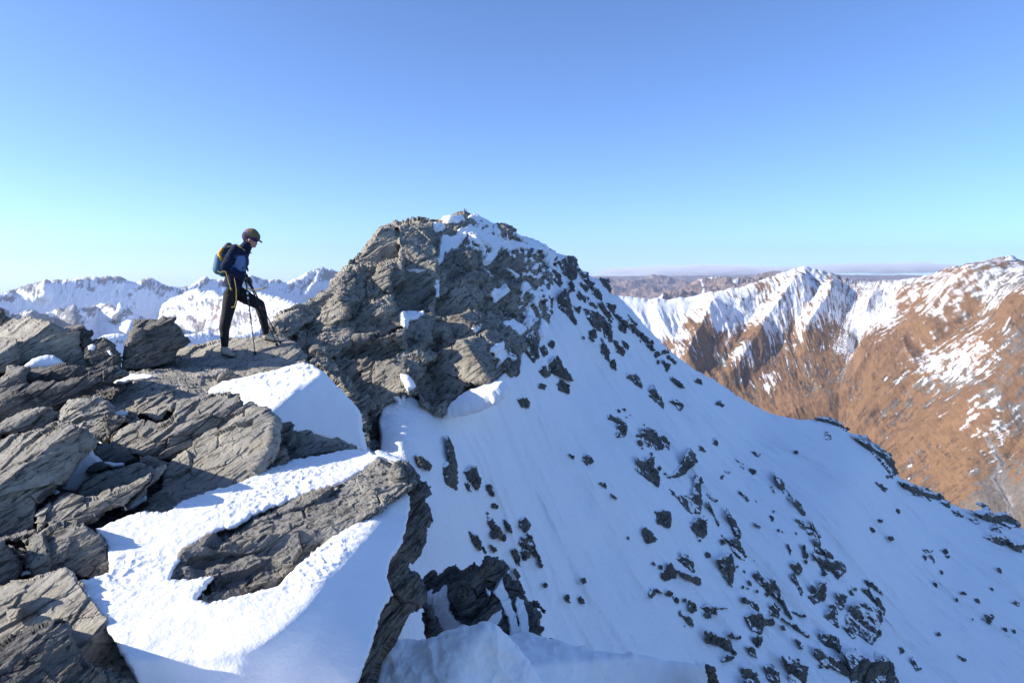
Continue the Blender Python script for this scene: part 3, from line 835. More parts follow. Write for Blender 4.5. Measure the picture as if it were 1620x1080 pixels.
# --- hiker's ledge
HIKER_PL = [(355, 565, (-.14, -.34, .93)), (478, 560, (.75, -.5, .45), 9.25)]
rock([(195, 598), (205, 590), (240, 584), (268, 574), (276, 562), (281, 554), (300, 545), (330, 542), (352, 535), (400, 532), (440, 530), (462, 538), (476, 548), (486, 562), (482, 574), (468, 582), (440, 590), (400, 598), (385, 598), (352, 608), (345, 616), (325, 626), (308, 634), (292, 646), (272, 630), (262, 616), (250, 606), (220, 604)],
     HIKER_PL, 'long sunlit slab the hiker stands on', ROCKT, stand=False, T=1.2, amp=.042, size=.6, rim=.12, rw=6, name='rock_slab', strat=1.4)
rock([(340, 604), (346, 592), (357, 582), (372, 590), (384, 598), (378, 603), (350, 606)], [(358, 596, (.45, -.85, .25), 8.15), (350, 590, (-.5, -.5, .7), 8.15)], 'grey wedge of rock below the hiker at the top of the snow', ROCK, T=.3, amp=.02, size=.25)
rock([(384, 596), (392, 586), (410, 584), (432, 588), (438, 593), (415, 598), (395, 600)], [(410, 594, (-.1, -.7, .7), 8.2)], 'low lumpy rock below the pole tip at the snow edge', ROCKT, T=.3, amp=.02, size=.2)
# --- left middle slabs
rock([(36, 592), (47, 585), (89, 579), (104, 574), (123, 578), (153, 582), (157, 587), (130, 597), (89, 605), (43, 608), (37, 600)], [(95, 587, (.15, -.96, .05), 7.7), (95, 584, (-.2, -.35, .9), 7.7)],
     'long dark flat slab under the shaded snow patch at left', ROCKD, T=.6, amp=.03, size=.5, name='rock_slab')
rock([(-60, 600), (0, 597), (9, 590), (9, 577), (19, 576), (46, 584), (38, 590), (36, 599), (41, 608), (30, 615), (0, 618), (-60, 620)], [(20, 598, (-.2, -.6, .75), 7.5), (20, 608, (.2, -.95, .1), 7.5)],
     'rough grey rock at the left edge beside the long dark slab', ROCK, T=.5, amp=.035)
rock([(-60, 625), (0, 615), (30, 612), (60, 607), (100, 605), (130, 598), (158, 588), (168, 585), (190, 584), (204, 592), (182, 599), (166, 610), (142, 622), (120, 630), (110, 640), (95, 650), (60, 657), (30, 660), (0, 662), (-60, 665)],
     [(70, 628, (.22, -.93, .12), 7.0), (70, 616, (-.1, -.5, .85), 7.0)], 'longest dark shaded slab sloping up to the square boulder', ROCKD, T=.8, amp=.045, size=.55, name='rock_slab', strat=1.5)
rock([(128, 599), (140, 593), (154, 587), (158, 590), (148, 598), (132, 608), (129, 605)], [(142, 598, (-.2, -.7, .65), 7.3)], 'small sunlit angular rock lying on the longest dark slab', ROCKT, T=.25, amp=.02, size=.2, name='stone')
rock([(160, 646), (178, 628), (200, 610), (225, 600), (250, 602), (266, 613), (292, 640), (300, 644), (285, 650), (250, 652), (215, 652), (195, 656), (176, 654)], [(215, 630, (-.2, -.4, .88), 6.9)],
     'grey layered slab behind the upright splinter stone', ROCK, T=.6, amp=.04, size=.4, name='rock_slab', strat=1.5)
rock([(204, 648), (216, 634), (233, 623), (241, 614), (256, 616), (264, 624), (284, 635), (270, 645), (250, 654), (224, 660), (212, 656)], [(245, 640, (.35, -.8, .45), 6.55), (225, 632, (-.25, -.5, .8), 6.65)],
     'bluish shaded boulder behind the flat pale stone', ROCK, T=.4, amp=.025, size=.4)
rock([(202, 671), (203, 660), (204, 649), (210, 645), (216, 643.5), (219, 648), (220, 668)], [(212, 660, (-.45, -.85, .3), 6.25), (214, 660, (.5, -.85, .1), 6.25)], 'small upright splinter of tan stone', ROCKT, T=.12, rim=.03, rw=3, amp=.012, size=.12, R=6, name='stone', s=.6)
rock([(222, 653), (244, 644), (265, 638.5), (269, 644), (260, 656), (257, 663), (247, 667), (236, 658)], [(246, 655, (-.2, -.5, .85), 6.2), (256, 656, (.6, -.75, .2), 6.2)], 'flat pale stone lying on the central slab', ROCKT, T=.15, rim=.04, rw=3, amp=.012, size=.3, R=8, name='stone', strat=.6, s=.7)
rock([(95, 655), (104, 642), (113, 633), (129, 632), (160, 630.5), (169, 635), (176, 642), (174, 651), (168, 657), (172, 680), (173, 696), (151, 692), (130, 680), (111, 672), (96, 670)],
     [(125, 650, (-.45, -.6, .66), 6.3), (150, 672, (-.1, -.88, .45), 6.3)], 'pale grey boulder with slanted stripes left of the upright splinter', ROCKT, T=.5, amp=.035, size=.3, strat=1.6)
rock([(154, 661), (165, 654), (200, 657), (207, 668), (186, 684), (176, 700), (168, 690)], [(180, 672, (.1, -.98, .1), 6.35), (180, 658, (-.1, -.3, .9), 6.35)], 'dark rock added to fill the shaded gap below the tiny snow patch near the splinter', ROCKD, T=.3, amp=.03)  # added dark rock, standing in for a shaded gap in the ground
rock([(-60, 690), (0, 672), (15, 663), (44, 651), (70, 648), (95, 650), (97, 655), (84, 670), (64, 679), (37, 684), (16, 690), (0, 688), (-60, 700)], [(45, 662, (-.3, -.4, .85), 6.1), (45, 668, (.25, -.93, .12), 6.1)],
     'flat slab with dark underside above the large two-toned boulder', ROCK, T=.5, amp=.03, name='rock_slab')
rock([(-90, 720), (0, 694), (22, 687), (59, 678), (83, 672), (107, 667), (126, 675), (145, 687), (154, 697), (149, 709), (134, 716), (122, 729), (110, 746), (98, 760), (90, 772), (76, 786), (60, 800), (58, 836), (30, 850), (0, 856), (-90, 870)],
     [(68, 712, (-.5, -.38, .78), 4.85), (68, 712, (.36, -.88, .25), 4.85)], 'large two-toned boulder, sunlit speckled top and dark front, at left edge', ROCK, T=1., amp=.04, size=.45, rw=5)
rock([(149, 709), (155, 703), (166, 698), (192, 710), (216, 719), (224, 730), (190, 734), (167, 732), (151, 722)], [(180, 718, (.3, -.88, .3), 5.15)], 'dark rock tucked under the left end of the central slab', ROCKD, T=.3, amp=.03)
rock([(174, 700), (184, 680), (203, 667), (225, 666), (249, 675), (268, 669), (279, 659), (280, 648), (270, 643), (283, 636), (310, 628), (329, 625), (361, 621.5), (379, 623), (385, 637), (388, 648), (366, 662), (348, 678), (321, 690), (304, 708), (283, 727), (259, 730), (230, 722), (209, 720), (193, 710)],
     [(290, 678, (-.27, -.42, .87), 5.65), (290, 683, (.3, -.92, .12), 5.65)], 'large central slab with rugged sunlit top and dark overhanging front', ROCK, T=.6, amp=.05, size=.5, rw=5, name='rock_slab', strat=1.6)
rock([(220, 816), (238, 797), (252, 777), (258, 757), (263, 737), (283, 725), (304, 702), (321, 680), (348, 670), (366, 656), (387, 645), (398, 641), (402, 646), (418, 652), (430, 662), (437, 676), (431, 707), (420, 730), (408, 752), (395, 762), (360, 778), (333, 784), (300, 800), (266, 816)],
     [(330, 745, (-.24, -.5, .84), 5.0)], 'broad layered tan slab just above the dimpled snow strip', ROCKT, T=.6, amp=.045, size=.5, name='rock_slab', strat=1.9, kmin=.965)
rock([(388, 640), (398, 639.5), (402, 645), (396, 652), (386, 651)], [(394, 646, (.1, -.9, .3), 5.7)], 'fist-sized dark stone at the right end of the central slab', ROCKD, T=.12, rim=.04, rw=4, amp=.015, size=.15, R=6, name='stone', s=.6)
rock([(405, 670), (413, 664), (418, 668), (417, 674), (406, 675)], [(411, 670, (-.2, -.8, .5), 5.3)], 'small crumbly stone sitting on the upper edge of the broad tan slab', ROCKT, T=.1, rim=.03, rw=3, amp=.015, size=.08, R=4, name='stone', s=.6)
rock([(447, 698), (461, 684), (480, 682), (490, 682), (500, 686), (535, 697), (563, 708), (556, 715), (520, 723), (472, 732), (453, 736), (450, 714)], [(505, 705, (-.2, -.5, .84), 5.6), (520, 712, (.2, -.93, .2), 5.6)],
     'pitted tan slab between the shaded snow bank and the dimpled strip', ROCKT, T=.4, amp=.035, size=.3, name='rock_slab')
rock([(422, 652), (444, 663), (441, 670), (461, 668), (467, 673), (464, 683), (450, 698), (433, 708), (434, 690), (437, 676)], [(448, 682, (.3, -.9, .3), 5.75)], 'dark broken rock right of the broad tan slab', ROCKD, T=.3, amp=.03, size=.25)
rock([(423, 724), (433, 706), (450, 712), (454, 734), (428, 748), (407, 754)], [(435, 728, (.3, -.85, .4), 5.25)], 'dark grey rock at the lower right corner of the broad tan slab', ROCKD, T=.3, amp=.03, size=.25)
rock([(121, 782), (133, 760), (148, 750), (197, 738), (222, 732), (240, 738), (256, 750), (244, 764), (207, 775), (163, 786), (150, 790), (126, 787)], [(185, 758, (.28, -.62, .72), 4.85)], 'smooth bluish slab in shade below the left snow patch', ROCK, T=.4, amp=.02, size=.5, name='rock_slab', off=.03)
rock([(135, 746), (141, 738), (156, 731), (167, 731), (178, 737), (163, 744), (145, 749)], [(155, 740, (.2, -.8, .5), 4.8)], 'small dark stone sunk in the left snow patch', ROCKD, T=.15, rim=.04, rw=5, amp=.015, size=.2, R=6, name='stone', s=.6)
rock([(220, 729), (227, 721), (244, 722), (262, 729), (272, 731), (262, 738), (249, 746), (234, 742)], [(243, 732, (.1, -.8, .5), 4.95)], 'small grey stone in the shadow under the central slab', ROCK, T=.2, amp=.02, size=.2, R=8, name='stone', s=.7)
rock([(245, 748), (255, 738), (262, 735), (262, 742), (252, 754), (236, 768), (218, 790), (200, 806), (196, 800), (215, 780), (232, 765)], [(235, 765, (-.3, -.7, .6), 4.6)], 'thin splintered rock edge left of the broad tan slab', ROCK, T=.15, rim=.03, rw=4, amp=.02, size=.15, R=6, s=.7)
rock([(56, 812), (60, 808), (80, 794), (93, 781), (110, 776), (126, 782), (150, 784), (163, 776), (207, 762), (240, 746), (241, 757), (224, 775), (208, 788), (198, 802), (172, 806), (148, 818), (126, 828), (83, 834), (74, 830), (66, 846), (58, 846)],
     [(125, 805, (-.22, -.48, .85), 4.25), (140, 818, (.25, -.92, .1), 4.25)], 'grey winged slab above the round boulder at left', ROCK, T=.5, amp=.035, size=.35, name='rock_slab')
rock([(51, 873), (52, 852), (65, 843), (86, 831), (104, 827), (133, 828), (142, 834), (160, 843), (166, 852), (171, 857), (173, 875), (178, 890), (177, 909), (155, 920), (127, 921), (118, 912), (104, 906), (80, 910), (59, 906), (53, 890)],
     [(110, 862, (-.25, -.6, .76), 3.75), (120, 890, (.2, -.92, .35), 3.75), (165, 880, (.85, -.5, .2), 3.75)], 'rounded wrinkled grey boulder left of the snow strip', ROCK, T=.5, amp=.034, size=.28, rw=8, strat=1.4, kmin=.94)
rock([(-60, 860), (0, 852), (20, 846), (40, 839), (56, 838), (58, 844), (36, 850), (10, 858), (-60, 880)], [(25, 850, (-.1, -.7, .7), 4.0)], 'thin sharp rock blade in the dark gap at left edge', ROCK, T=.15, amp=.02, size=.15, name='stone')
rock([(-60, 885), (0, 858), (14, 862), (22, 878), (34, 893), (36, 905), (24, 925), (0, 935), (-60, 950)], [(8, 890, (.4, -.85, .3), 3.55)], 'dark shaded rock at left edge above the big bottom slab', ROCKD, T=.4, amp=.03)
rock([(30, 888), (40, 879), (51, 872), (54, 888), (60, 906), (44, 900)], [(45, 886, (-.5, -.7, .5), 3.62)], 'tan three-cornered stone left of the rounded boulder', ROCKT, T=.15, amp=.015, size=.15, R=6, name='stone', s=.7)
for (x, y, w, h, l, m) in [(17, 865, 14, 13, 'rusty tan pebble, leftmost in the dark gap beside the rounded boulder', ROCKT), (36, 869, 13, 9, 'pale pebble in the middle of the dark gap beside the rounded boulder', ROCKT), (44, 866, 9, 8, 'round grey pebble touching the rounded boulder', ROCK),
                           (32, 879, 12, 9, 'brownish pebble above the three-cornered stone', ROCKT), (24, 873, 10, 7, 'dark pebble between the rusty one and the brownish one', ROCKD), (42, 857, 16, 8, 'flat grey pebble under the sharp rock blade', ROCK)]:
    rock(blob(x, y, w, h, 10, rr), [(x, y + 2, (-.3, -.7, .6), float(G(x, y)) + .02)], l, m, T=.08, rim=.04, rw=4, amp=.01, size=.1, R=5, name='pebble', s=.6, rough=.4, group='pebbles in the dark gap at left')
rock([(-120, 955), (0, 937), (20, 928), (44, 926), (68, 915), (104, 902), (113, 905), (130, 924), (148, 944), (170, 970), (185, 998), (198, 1011), (209, 1035), (222, 1054), (237, 1080), (262, 1170), (-120, 1170)],
     [(110, 985, (-.26, -.42, .87), 3.0), (180, 985, (.8, -.5, .3), 2.98)], 'big pale cracked slab filling the bottom left corner', ROCKT, T=.6, amp=.026, size=.38, name='rock_slab', strat=1.3, rw=6, kmin=.985)
rock([(-120, 1050), (0, 1018), (24, 1000), (48, 987), (81, 981), (107, 991), (118, 1004), (128, 1026), (133, 1044), (148, 1057), (185, 1067), (232, 1086), (240, 1170), (-120, 1170)],
     [(75, 1030, (.14, -.62, .77), 2.5), (60, 1000, (-.2, -.4, .85), 2.55), (125, 1030, (.8, -.55, .2), 2.5)], 'nearest dark knobbly boulder in the bottom left corner', ROCKD, T=.5, amp=.034, size=.22, rw=8)
rock([(9, 965), (20, 961), (32, 962), (29, 974), (16, 983), (12, 976)], [(20, 972, (-.3, -.6, .75), 2.98)], 'pale triangular flake lying on the big cracked slab', ROCKT, T=.06, rim=.02, rw=3, amp=.006, size=.1, R=4, name='stone', s=.6)
rock([(-10, 955), (14, 943), (40, 932), (42, 935), (20, 948), (0, 960)], [(15, 946, (-.2, -.6, .75), 3.05)], 'thin flake along the upper left edge of the big cracked slab', ROCKT, T=.06, rim=.02, rw=3, amp=.008, size=.1, R=4, name='stone', s=.6)
# --- slab between the snows and its dark cliff side
rock([(260, 914), (270, 897), (282, 880), (300, 860), (330, 845), (345, 835), (375, 829), (398, 811), (440, 796), (500, 773), (540, 763), (575, 743), (588, 730), (600, 724), (625, 733), (642, 745), (660, 764), (650, 775), (616, 796), (590, 814), (560, 838), (520, 864), (500, 880), (477, 895), (440, 930), (400, 942), (370, 950), (330, 960), (305, 956), (300, 944), (316, 930), (334, 915), (300, 918), (280, 919)],
     [(430, 850, (-.02, -.13, 1), 3.70), (520, 845, (.22, -.6, .75), 3.80)], 'long tapering slab between the dimpled snow strip and the snow bank', ROCK, T=.5, amp=.055, size=.5, name='rock_slab', strat=1.5, rw=5, stand=False)
rock([(628, 738), (642, 742), (658, 760), (668, 780), (672, 805), (669, 830), (666, 855), (655, 872), (645, 886), (641, 902), (655, 930), (661, 946), (642, 985), (626, 1020), (606, 1045), (598, 1085), (594, 1170), (540, 1170), (556, 1085), (568, 1050), (582, 1010), (592, 970), (608, 940), (604, 912), (608, 885), (622, 862), (630, 838), (636, 812), (636, 790), (630, 772)],
     [(640, 830, (.72, -.68, .1), 4.4)], 'tall dark cliff edge dropping below the end of the tapering slab', ROCKD, T=.7, amp=.09, size=.45, rw=5, name='rock_cliff', R=22)
# --- outcrop in the gully
C40S = [[(671, 941), (685, 934), (687, 945), (698, 934), (708, 926), (713, 934), (711, 964), (721, 978), (743, 986), (743, 997), (698, 1012), (689, 1005), (688, 975), (679, 956)], [(767, 927), (776, 934), (774, 943), (769, 938)],
        [(780, 934), (793, 913), (806, 949), (815, 975), (821, 997), (806, 1010), (802, 975), (793, 958)], [(760, 990), (774, 973), (791, 962), (793, 977), (780, 996)], [(813, 943), (828, 949), (835, 971), (837, 1003), (821, 997)]]
C40S = [rough_poly(p, 3, 1.5, 30 + i) for i, p in enumerate(C40S)]


def c40_attr(P, PX, N, sd0):
    sn = np.full(len(PX), -9.)
    for poly in C40S: sn = np.maximum(sn, sdf(PX, poly)[0])
    return {'snow': np.clip(.5 + sn / 6, -.3, 1)}


def c40_disp(P, PX, sd, at):
    k = sstep(.4, .7, at['snow'])
    return rock_disp(P, .11, .6, 12, .4, 1.2) * (1 - .75 * k) + .05 * k


rock([(650, 935), (656, 921), (665, 920), (684, 904), (688, 902), (692, 909), (708, 897), (718, 894), (729, 901), (747, 891), (757, 899), (771, 884), (791, 888), (796, 889), (802, 899), (810, 919), (819, 923), (830, 940), (839, 951), (847, 967), (852, 982), (851, 1003), (872, 1022), (800, 1040), (690, 1040), (676, 1000), (676, 965), (662, 948)],
     [(740, 950, (.35, -.85, .3), 9.4), (715, 950, (-.3, -.93, .1), 9.45), (783, 905, (-.35, -.45, .82), 9.5)], 'jagged dark outcrop with snow in its gullies and one sunlit tip', SROCKS, T=1.2, amp=.1, size=.6, attr=c40_attr, disp=c40_disp, name='rock_outcrop', rim=.25)
rock([(660, 943), (672, 949), (682, 958), (690, 975), (693, 985), (700, 1010), (684, 1022), (678, 1018), (680, 992), (682, 980), (674, 966)], [(682, 985, (.5, -.85, .1), 9.1)], 'curved dark rock fin in snow left of the jagged outcrop', SROCK, T=.4, amp=.05, size=.3)
rock([(1119, 1053), (1128, 1056), (1136, 1068), (1140, 1120), (1118, 1120)], [(1128, 1075, (.3, -.9, .2), 8.0)], 'dark rock peeping out at the end of the lower right snow crest', SROCK, T=.4, amp=.05, size=.3)
rock([(850, 1004), (866, 1010), (884, 1016), (886, 1020), (870, 1021), (852, 1013)], [(868, 1014, (0, -.7, .7), 9.2)], 'flat dark rock between the jagged outcrop and the lower snow crest', SROCK, T=.3, amp=.03, size=.2)
rock([(835, 948), (845, 950), (856, 957), (864, 964), (862, 969), (850, 962), (838, 958)], [(850, 958, (.2, -.9, .3), 10.2)], 'thin dark rock spike on the right shoulder of the jagged outcrop', SROCK, T=.2, amp=.03, size=.2)
print('rocks', time.time() - T00)


# ================================================================== SNOW PIECES ON THE LEDGE
def suncups(P, sc, amp):
    q = P.astype(np.float32) * sc
    q = q + .25 * np.stack([noise(q * 1.2), noise(q * 1.2 + 20), noise(q * 1.2 + 50)], 1)
    v, e = cells(q * np.array([1, 1, .6], np.float32), 2)
    q2 = q * 2.3
    v2, e2 = cells(q2 * np.array([1, 1, .6], np.float32), 5)
    return amp * (-np.minimum(e, .5) * 1.5 + .8 - .5 * np.minimum(e2, .4) + .2) + amp * .9 * fbm(q * .5, 3)


def snow(outline, pl, label, T=.25, rim=.05, rw=8, amp=.004, cups=0., sc=11, off=-.02, dfn=None, s=.85, R=14, rough=.8, name='snow_patch', seed=None, kind=None, cat='snow patch', ext=None, nblur=2, dblur=12):
    rock.n += 1
    sd_ = rock.n if seed is None else seed

    def disp(P, PX, sd, at):
        o = amp * 2 * fbm(P * 5, 4) + .012 * fbm(P * 1.6, 2) + (6 * amp * ridged(P * .9 + 3, 3) if amp > .01 else 0)
        if cups: o = o + (.35 + .9 * sstep(-.35, .45, fbm(P * 1.3 + 4, 2)))*suncups(P, sc, cups) * sstep(0, 7, sd) * (ext(PX) if ext else 1)
        return o
    return relief(name, outline, dfn or planes(pl, off), SNOW, s=s, rim=rim, rw=rw, T=T, R=R, rough=rough, seed=sd_, smooth=True, disp=disp, label=label if not kind else None, cat=cat if not kind else None, kind=kind, nblur=nblur, dblur=dblur)


snow([(38, 579), (52, 567), (71, 561), (84, 561), (92, 567), (102, 574), (89, 582), (50, 583)], [(70, 574, (.3, -.8, .5), 8.0)], 'shaded blue-white snow mound against the tan-topped boulder')
snow([(166, 606), (168, 598), (178, 592), (200, 592.5), (222, 591), (240, 592), (244, 597), (225, 601), (205, 603), (195, 608), (180, 607)], [(200, 600, (-.15, -.5, .85), 7.35)], 'narrow sunlit snow strip below the big square boulder', T=.2)
snow([(139, 546), (146, 544), (151, 549), (147, 555), (141, 553)], [(145, 549, (.1, -.9, .4), 8.22)], 'tiny snow speck on the upper left of the rough black boulder', T=.05, rim=.02, rw=3, s=.5, R=3)
snow([(170, 556), (174, 554), (178, 561), (175, 562)], [(174, 558, (.1, -.9, .4), 8.22)], 'tiny snow speck on the right side of the rough black boulder', T=.05, rim=.02, rw=2, s=.5, R=3)
S3 = [(306, 628), (340, 611), (352, 603), (400, 593), (440, 583), (463, 576), (480, 573), (495, 576), (511, 586), (531, 608), (556, 633), (571, 655), (574, 680), (580, 708), (583, 718), (563, 715), (535, 703), (500, 692), (480, 688), (461, 690), (455, 680), (440, 672), (420, 662), (400, 652), (384, 642), (376, 628), (361, 627), (329, 630)]
snow(S3, [(420, 612, (-.12, -.36, .93), 7.15), (470, 634, (.34, -.8, .5), 6.75), (492, 600, (.75, -.55, .4), 7.15)], 'snow bank below the hiker, dimpled sunlit top and smooth blue shaded front', T=.7, rim=.12, rw=9, cups=.035, sc=7, R=30, name='snow_bank', dblur=90,
     ext=lambda PX: 1 - .93 * sstep(-6, 8, (PX[:, 1] - 634) + np.maximum(0, PX[:, 0] - 455) * 1.2))
S4 = [(151, 837), (180, 824), (222, 811), (266, 810), (289, 793), (333, 775), (360, 770), (395, 755), (407, 748), (453, 730), (520, 718), (560, 710), (585, 713), (598, 722), (593, 734), (575, 748), (540, 768), (500, 779), (440, 801), (398, 817), (375, 835), (345, 841), (330, 850), (302, 866), (286, 886), (276, 902), (270, 916), (300, 916), (336, 912), (337, 916), (320, 934), (310, 948), (330, 957), (370, 946), (400, 938), (440, 926), (470, 893), (500, 868), (520, 853), (560, 828), (590, 804), (612, 789), (638, 772), (649, 786),
      (647, 815), (641, 840), (631, 866), (616, 886), (613, 910), (621, 940), (601, 970), (591, 1010), (576, 1050), (563, 1085), (556, 1170), (240, 1170), (218, 1085), (206, 1054), (196, 1035), (180, 1008), (166, 992), (150, 970), (130, 946), (116, 922), (150, 912), (172, 905), (174, 890), (168, 870), (166, 855), (156, 845)]
CREST = np.array([(150, 1050), (215, 1042), (300, 1039), (355, 1036), (400, 1027), (440, 1003), (475, 968), (510, 925), (545, 885), (580, 848), (605, 820), (622, 796), (660, 770), (760, 770), (760, 1260), (150, 1260)], float)
for _ in range(3):
    _n = np.roll(CREST, -1, 0); CREST = np.stack([.75 * CREST + .25 * _n, .25 * CREST + .75 * _n], 1).reshape(-1, 2)


def s4_depth(px, py):
    top = G(px, py) - .05
    sd_, near = sdf(np.stack([px, py], 1), CREST)
    dl = np.maximum(sd_, 0)
    front = G(near[:, 0], near[:, 1]) - .05 - .0008 * dl + .03 * np.sin(px / 37. + 1) * sstep(0, 60, dl)
    w = sstep(-3, 5, sd_)
    return top * (1 - w) + front * w


def s4_top(PX):
    m = np.zeros(len(PX)); sd_, _ = sdf(PX, CREST)
    return 1 - sstep(-12, 2, sd_)


snow(S4, None, 'large foreground snow bank with a dimpled strip above and blue shaded drop below', T=.4, rim=.05, rw=5, cups=.010, sc=13, dfn=s4_depth, R=20, name='snow_bank', rough=1.5, dblur=60,
     ext=lambda PX: np.clip(1 - .75 * sstep(920, 1000, PX[:, 1]), .1, 1) * s4_top(PX), nblur=2)
snow([(96, 777), (104, 753), (113, 741), (126, 721), (145, 706), (149, 718), (164, 730), (197, 732), (196, 737), (178, 740), (163, 735), (150, 741), (140, 749), (143, 753), (130, 767), (121, 780), (102, 778)], [(125, 755, (.25, -.65, .7), 4.86)], 'shaded blue snow patch beside the large two-toned boulder', T=.15)
snow([(152, 688), (160, 687), (165, 695), (174, 697), (164, 703), (156, 701)], [(162, 695, (0, -.5, .85), 5.9)], 'small bright snow scrap left of the central slab', T=.1, rim=.03, rw=3, s=.6, R=5)
snow([(175, 655), (185, 650.5), (204, 652), (203, 657), (193, 659)], [(190, 655, (0, -.5, .85), 6.2)], 'tiny snow scrap left of the upright splinter', T=.08, rim=.03, rw=3, s=.6, R=4)
snow([(190, 805), (215, 792), (231, 784), (230, 791), (208, 803)], [(210, 796, (.1, -.6, .8), 4.5)], 'thin snow sliver in the crack beside the winged slab', T=.1, rim=.02, rw=3, s=.6, R=4)
snow([(256, 612), (266, 610), (265, 617), (259, 620)], [(261, 615, (0, -.6, .8), 7.0)], 'tiny sunlit snow scrap below the hiker slab', T=.06, rim=.02, rw=3, s=.5, R=3)
snow([(31, 912), (34, 905), (46, 899), (54, 904), (44, 909)], [(42, 906, (.1, -.6, .8), 3.5)], 'tiny shaded snow scrap above the big cracked slab', T=.08, rim=.02, rw=3, s=.6, R=4)
snow([(82, 778), (88, 775), (94, 778), (88, 782)], [(88, 778, (.1, -.6, .8), 4.45)], 'tiny blue snow scrap at the tip of the winged slab', T=.05, rim=.02, rw=3, s=.5, R=3)
snow([(592, 715), (598, 711.5), (614, 715), (642, 727), (655, 741), (661, 752), (656, 756), (642, 742), (614, 729), (598, 722)], [(625, 728, (.1, -.55, .83), 4.85), (635, 738, (.7, -.6, .3), 4.8)], 'curling snow lip on the outer end of the tapering slab', T=.2, rim=.06, rw=5, R=6, s=.6)
# lower crests in the gully
snow([(596, 1100), (604, 1050), (630, 1021), (678, 1018), (698, 1008), (728, 999), (767, 993), (781, 997), (798, 1010), (812, 1028), (840, 1062), (862, 1095), (890, 1180), (590, 1180)],
     [(757, 1000, (-.15, -.6, .78), 7.4), (757, 1000, (.55, -.7, .45), 7.4)], None, T=1.5, rim=.3, rw=8, R=40, name='snow_drift', kind='structure', s=1.0, dblur=120, amp=.02)
snow([(790, 1012), (812, 1003), (826, 997), (840, 1003), (870, 1016), (900, 1024), (960, 1035), (1050, 1046), (1118, 1052), (1123, 1060), (1126, 1180), (830, 1180), (800, 1100)],
     [(900, 1040, (.35, -.75, .55), 8.2), (870, 1019, (.1, .05, .99), 8.6)], None, T=1.5, rim=.05, rw=4, R=40, name='snow_drift', kind='structure', s=1.0, dblur=5, amp=.014)
print('snow', time.time() - T00)

# ================================================================== FAR MOUNTAINS
GREY = np.array([.15, .135, .12]); TAN = np.array([.195, .111, .057]); BRN = np.array([.070, .046, .032]); SNC = np.array([.84, .86, .90])


def mixc(a, b, w): return a * (1 - w[:, None]) + b * w[:, None]


R_SKY = [(940, 470), (975, 468), (990, 470), (1005, 471), (1030, 473), (1060, 473), (1090, 470), (1115, 465), (1140, 462), (1165, 457), (1190, 450), (1210, 443), (1235, 435), (1260, 428), (1275, 426), (1295, 430), (1320, 437), (1345, 444), (1370, 447), (1395, 446), (1420, 444), (1440, 441), (1460, 440), (1480, 436),
         (1500, 425), (1530, 420), (1560, 416), (1585, 411), (1600, 409), (1615, 416), (1640, 422), (1700, 405), (1860, 430)]
_br = tps_fit(np.array([(975, 470, 33), (1100, 470, 33), (1275, 426, 35), (1395, 446, 33), (1600, 409, 27), (1800, 420, 25), (1100, 600, 28), (1250, 560, 29.5), (1340, 600, 26), (1300, 660, 24.5), (1450, 560, 25.5), (1600, 600, 20.5),
                        (1800, 700, 17), (1600, 820, 16), (1450, 760, 19.5), (1350, 760, 21), (1000, 600, 29), (1000, 850, 22), (1800, 950, 13), (1300, 950, 17)], float))


def brown_depth(px, py): return 95 * _br(px, py)


BR_LINES = [  # spurs (+) and gullies (-) of the mountain
    ([(1590, 415), (1540, 470), (1480, 530), (1400, 590), (1300, 650), (1230, 700)], 48, 1.0), ([(1650, 490), (1500, 590), (1420, 640), (1340, 705)], 40, .8), ([(1275, 428), (1240, 480), (1190, 540), (1150, 590)], 40, .8),
    ([(1480, 440), (1420, 490), (1385, 540), (1365, 580)], 30, .7), ([(1395, 447), (1372, 500)], 22, .6), ([(1650, 600), (1560, 660), (1450, 720), (1380, 780)], 40, .7), ([(1140, 465), (1110, 520), (1085, 570)], 30, .6),
    ([(1320, 440), (1310, 490), (1280, 545)], 28, .6), ([(1380, 470), (1352, 530), (1335, 590), (1325, 660), (1330, 720)], 60, -.7), ([(1570, 535), (1470, 610), (1400, 670), (1350, 720)], 44, -.6), ([(1225, 460), (1180, 520), (1140, 580)], 26, -.6),
    ([(1440, 450), (1395, 500), (1360, 540)], 22, -.7), ([(1620, 680), (1590, 735), (1585, 770), (1600, 800)], 40, -.5), ([(1600, 440), (1540, 510), (1470, 570)], 22, -.6)]


def brown_field(PX):
    x, y = PX[:, 0], PX[:, 1]; z = np.zeros_like(x)
    wv = 14 * fbm(np.stack([x / 90, y / 90, z + 2], 1), 3)
    cR, aR = x * .62 + y * .78 + wv, -x * .78 + y * .62
    cL, aL = x * .93 - y * .36 + wv, x * .36 + y * .93
    hR = .75 * ridged(np.stack([cR / 85, aR / 420, z + 1], 1), 6, .52) + .9 * ridged(np.stack([cR / 240, aR / 900, z + 11], 1), 2, .4)
    hL = .75 * ridged(np.stack([cL / 80, aL / 300, z + 7], 1), 6, .52) + .9 * ridged(np.stack([cL / 230, aL / 700, z + 13], 1), 2, .4)
    w = sstep(1290, 1400, x + .35 * (y - 560))
    h = (hL * (1 - w) + hR * w) * .6
    P2 = np.stack([x + .7 * wv, y + .7 * np.roll(wv, 7)], 1)
    for (ln, wd, a) in BR_LINES:
        ln = np.array(ln, float); best = np.full(len(x), 1e9)
        for p, q in zip(ln[:-1], ln[1:]):
            e = q - p; t = np.clip(((P2 - p) @ e) / (e @ e), 0, 1)
            best = np.minimum(best, np.linalg.norm(P2 - p - t[:, None] * e, axis=1))
        h = h + a * np.maximum(0, 1 - best / wd)
    return h


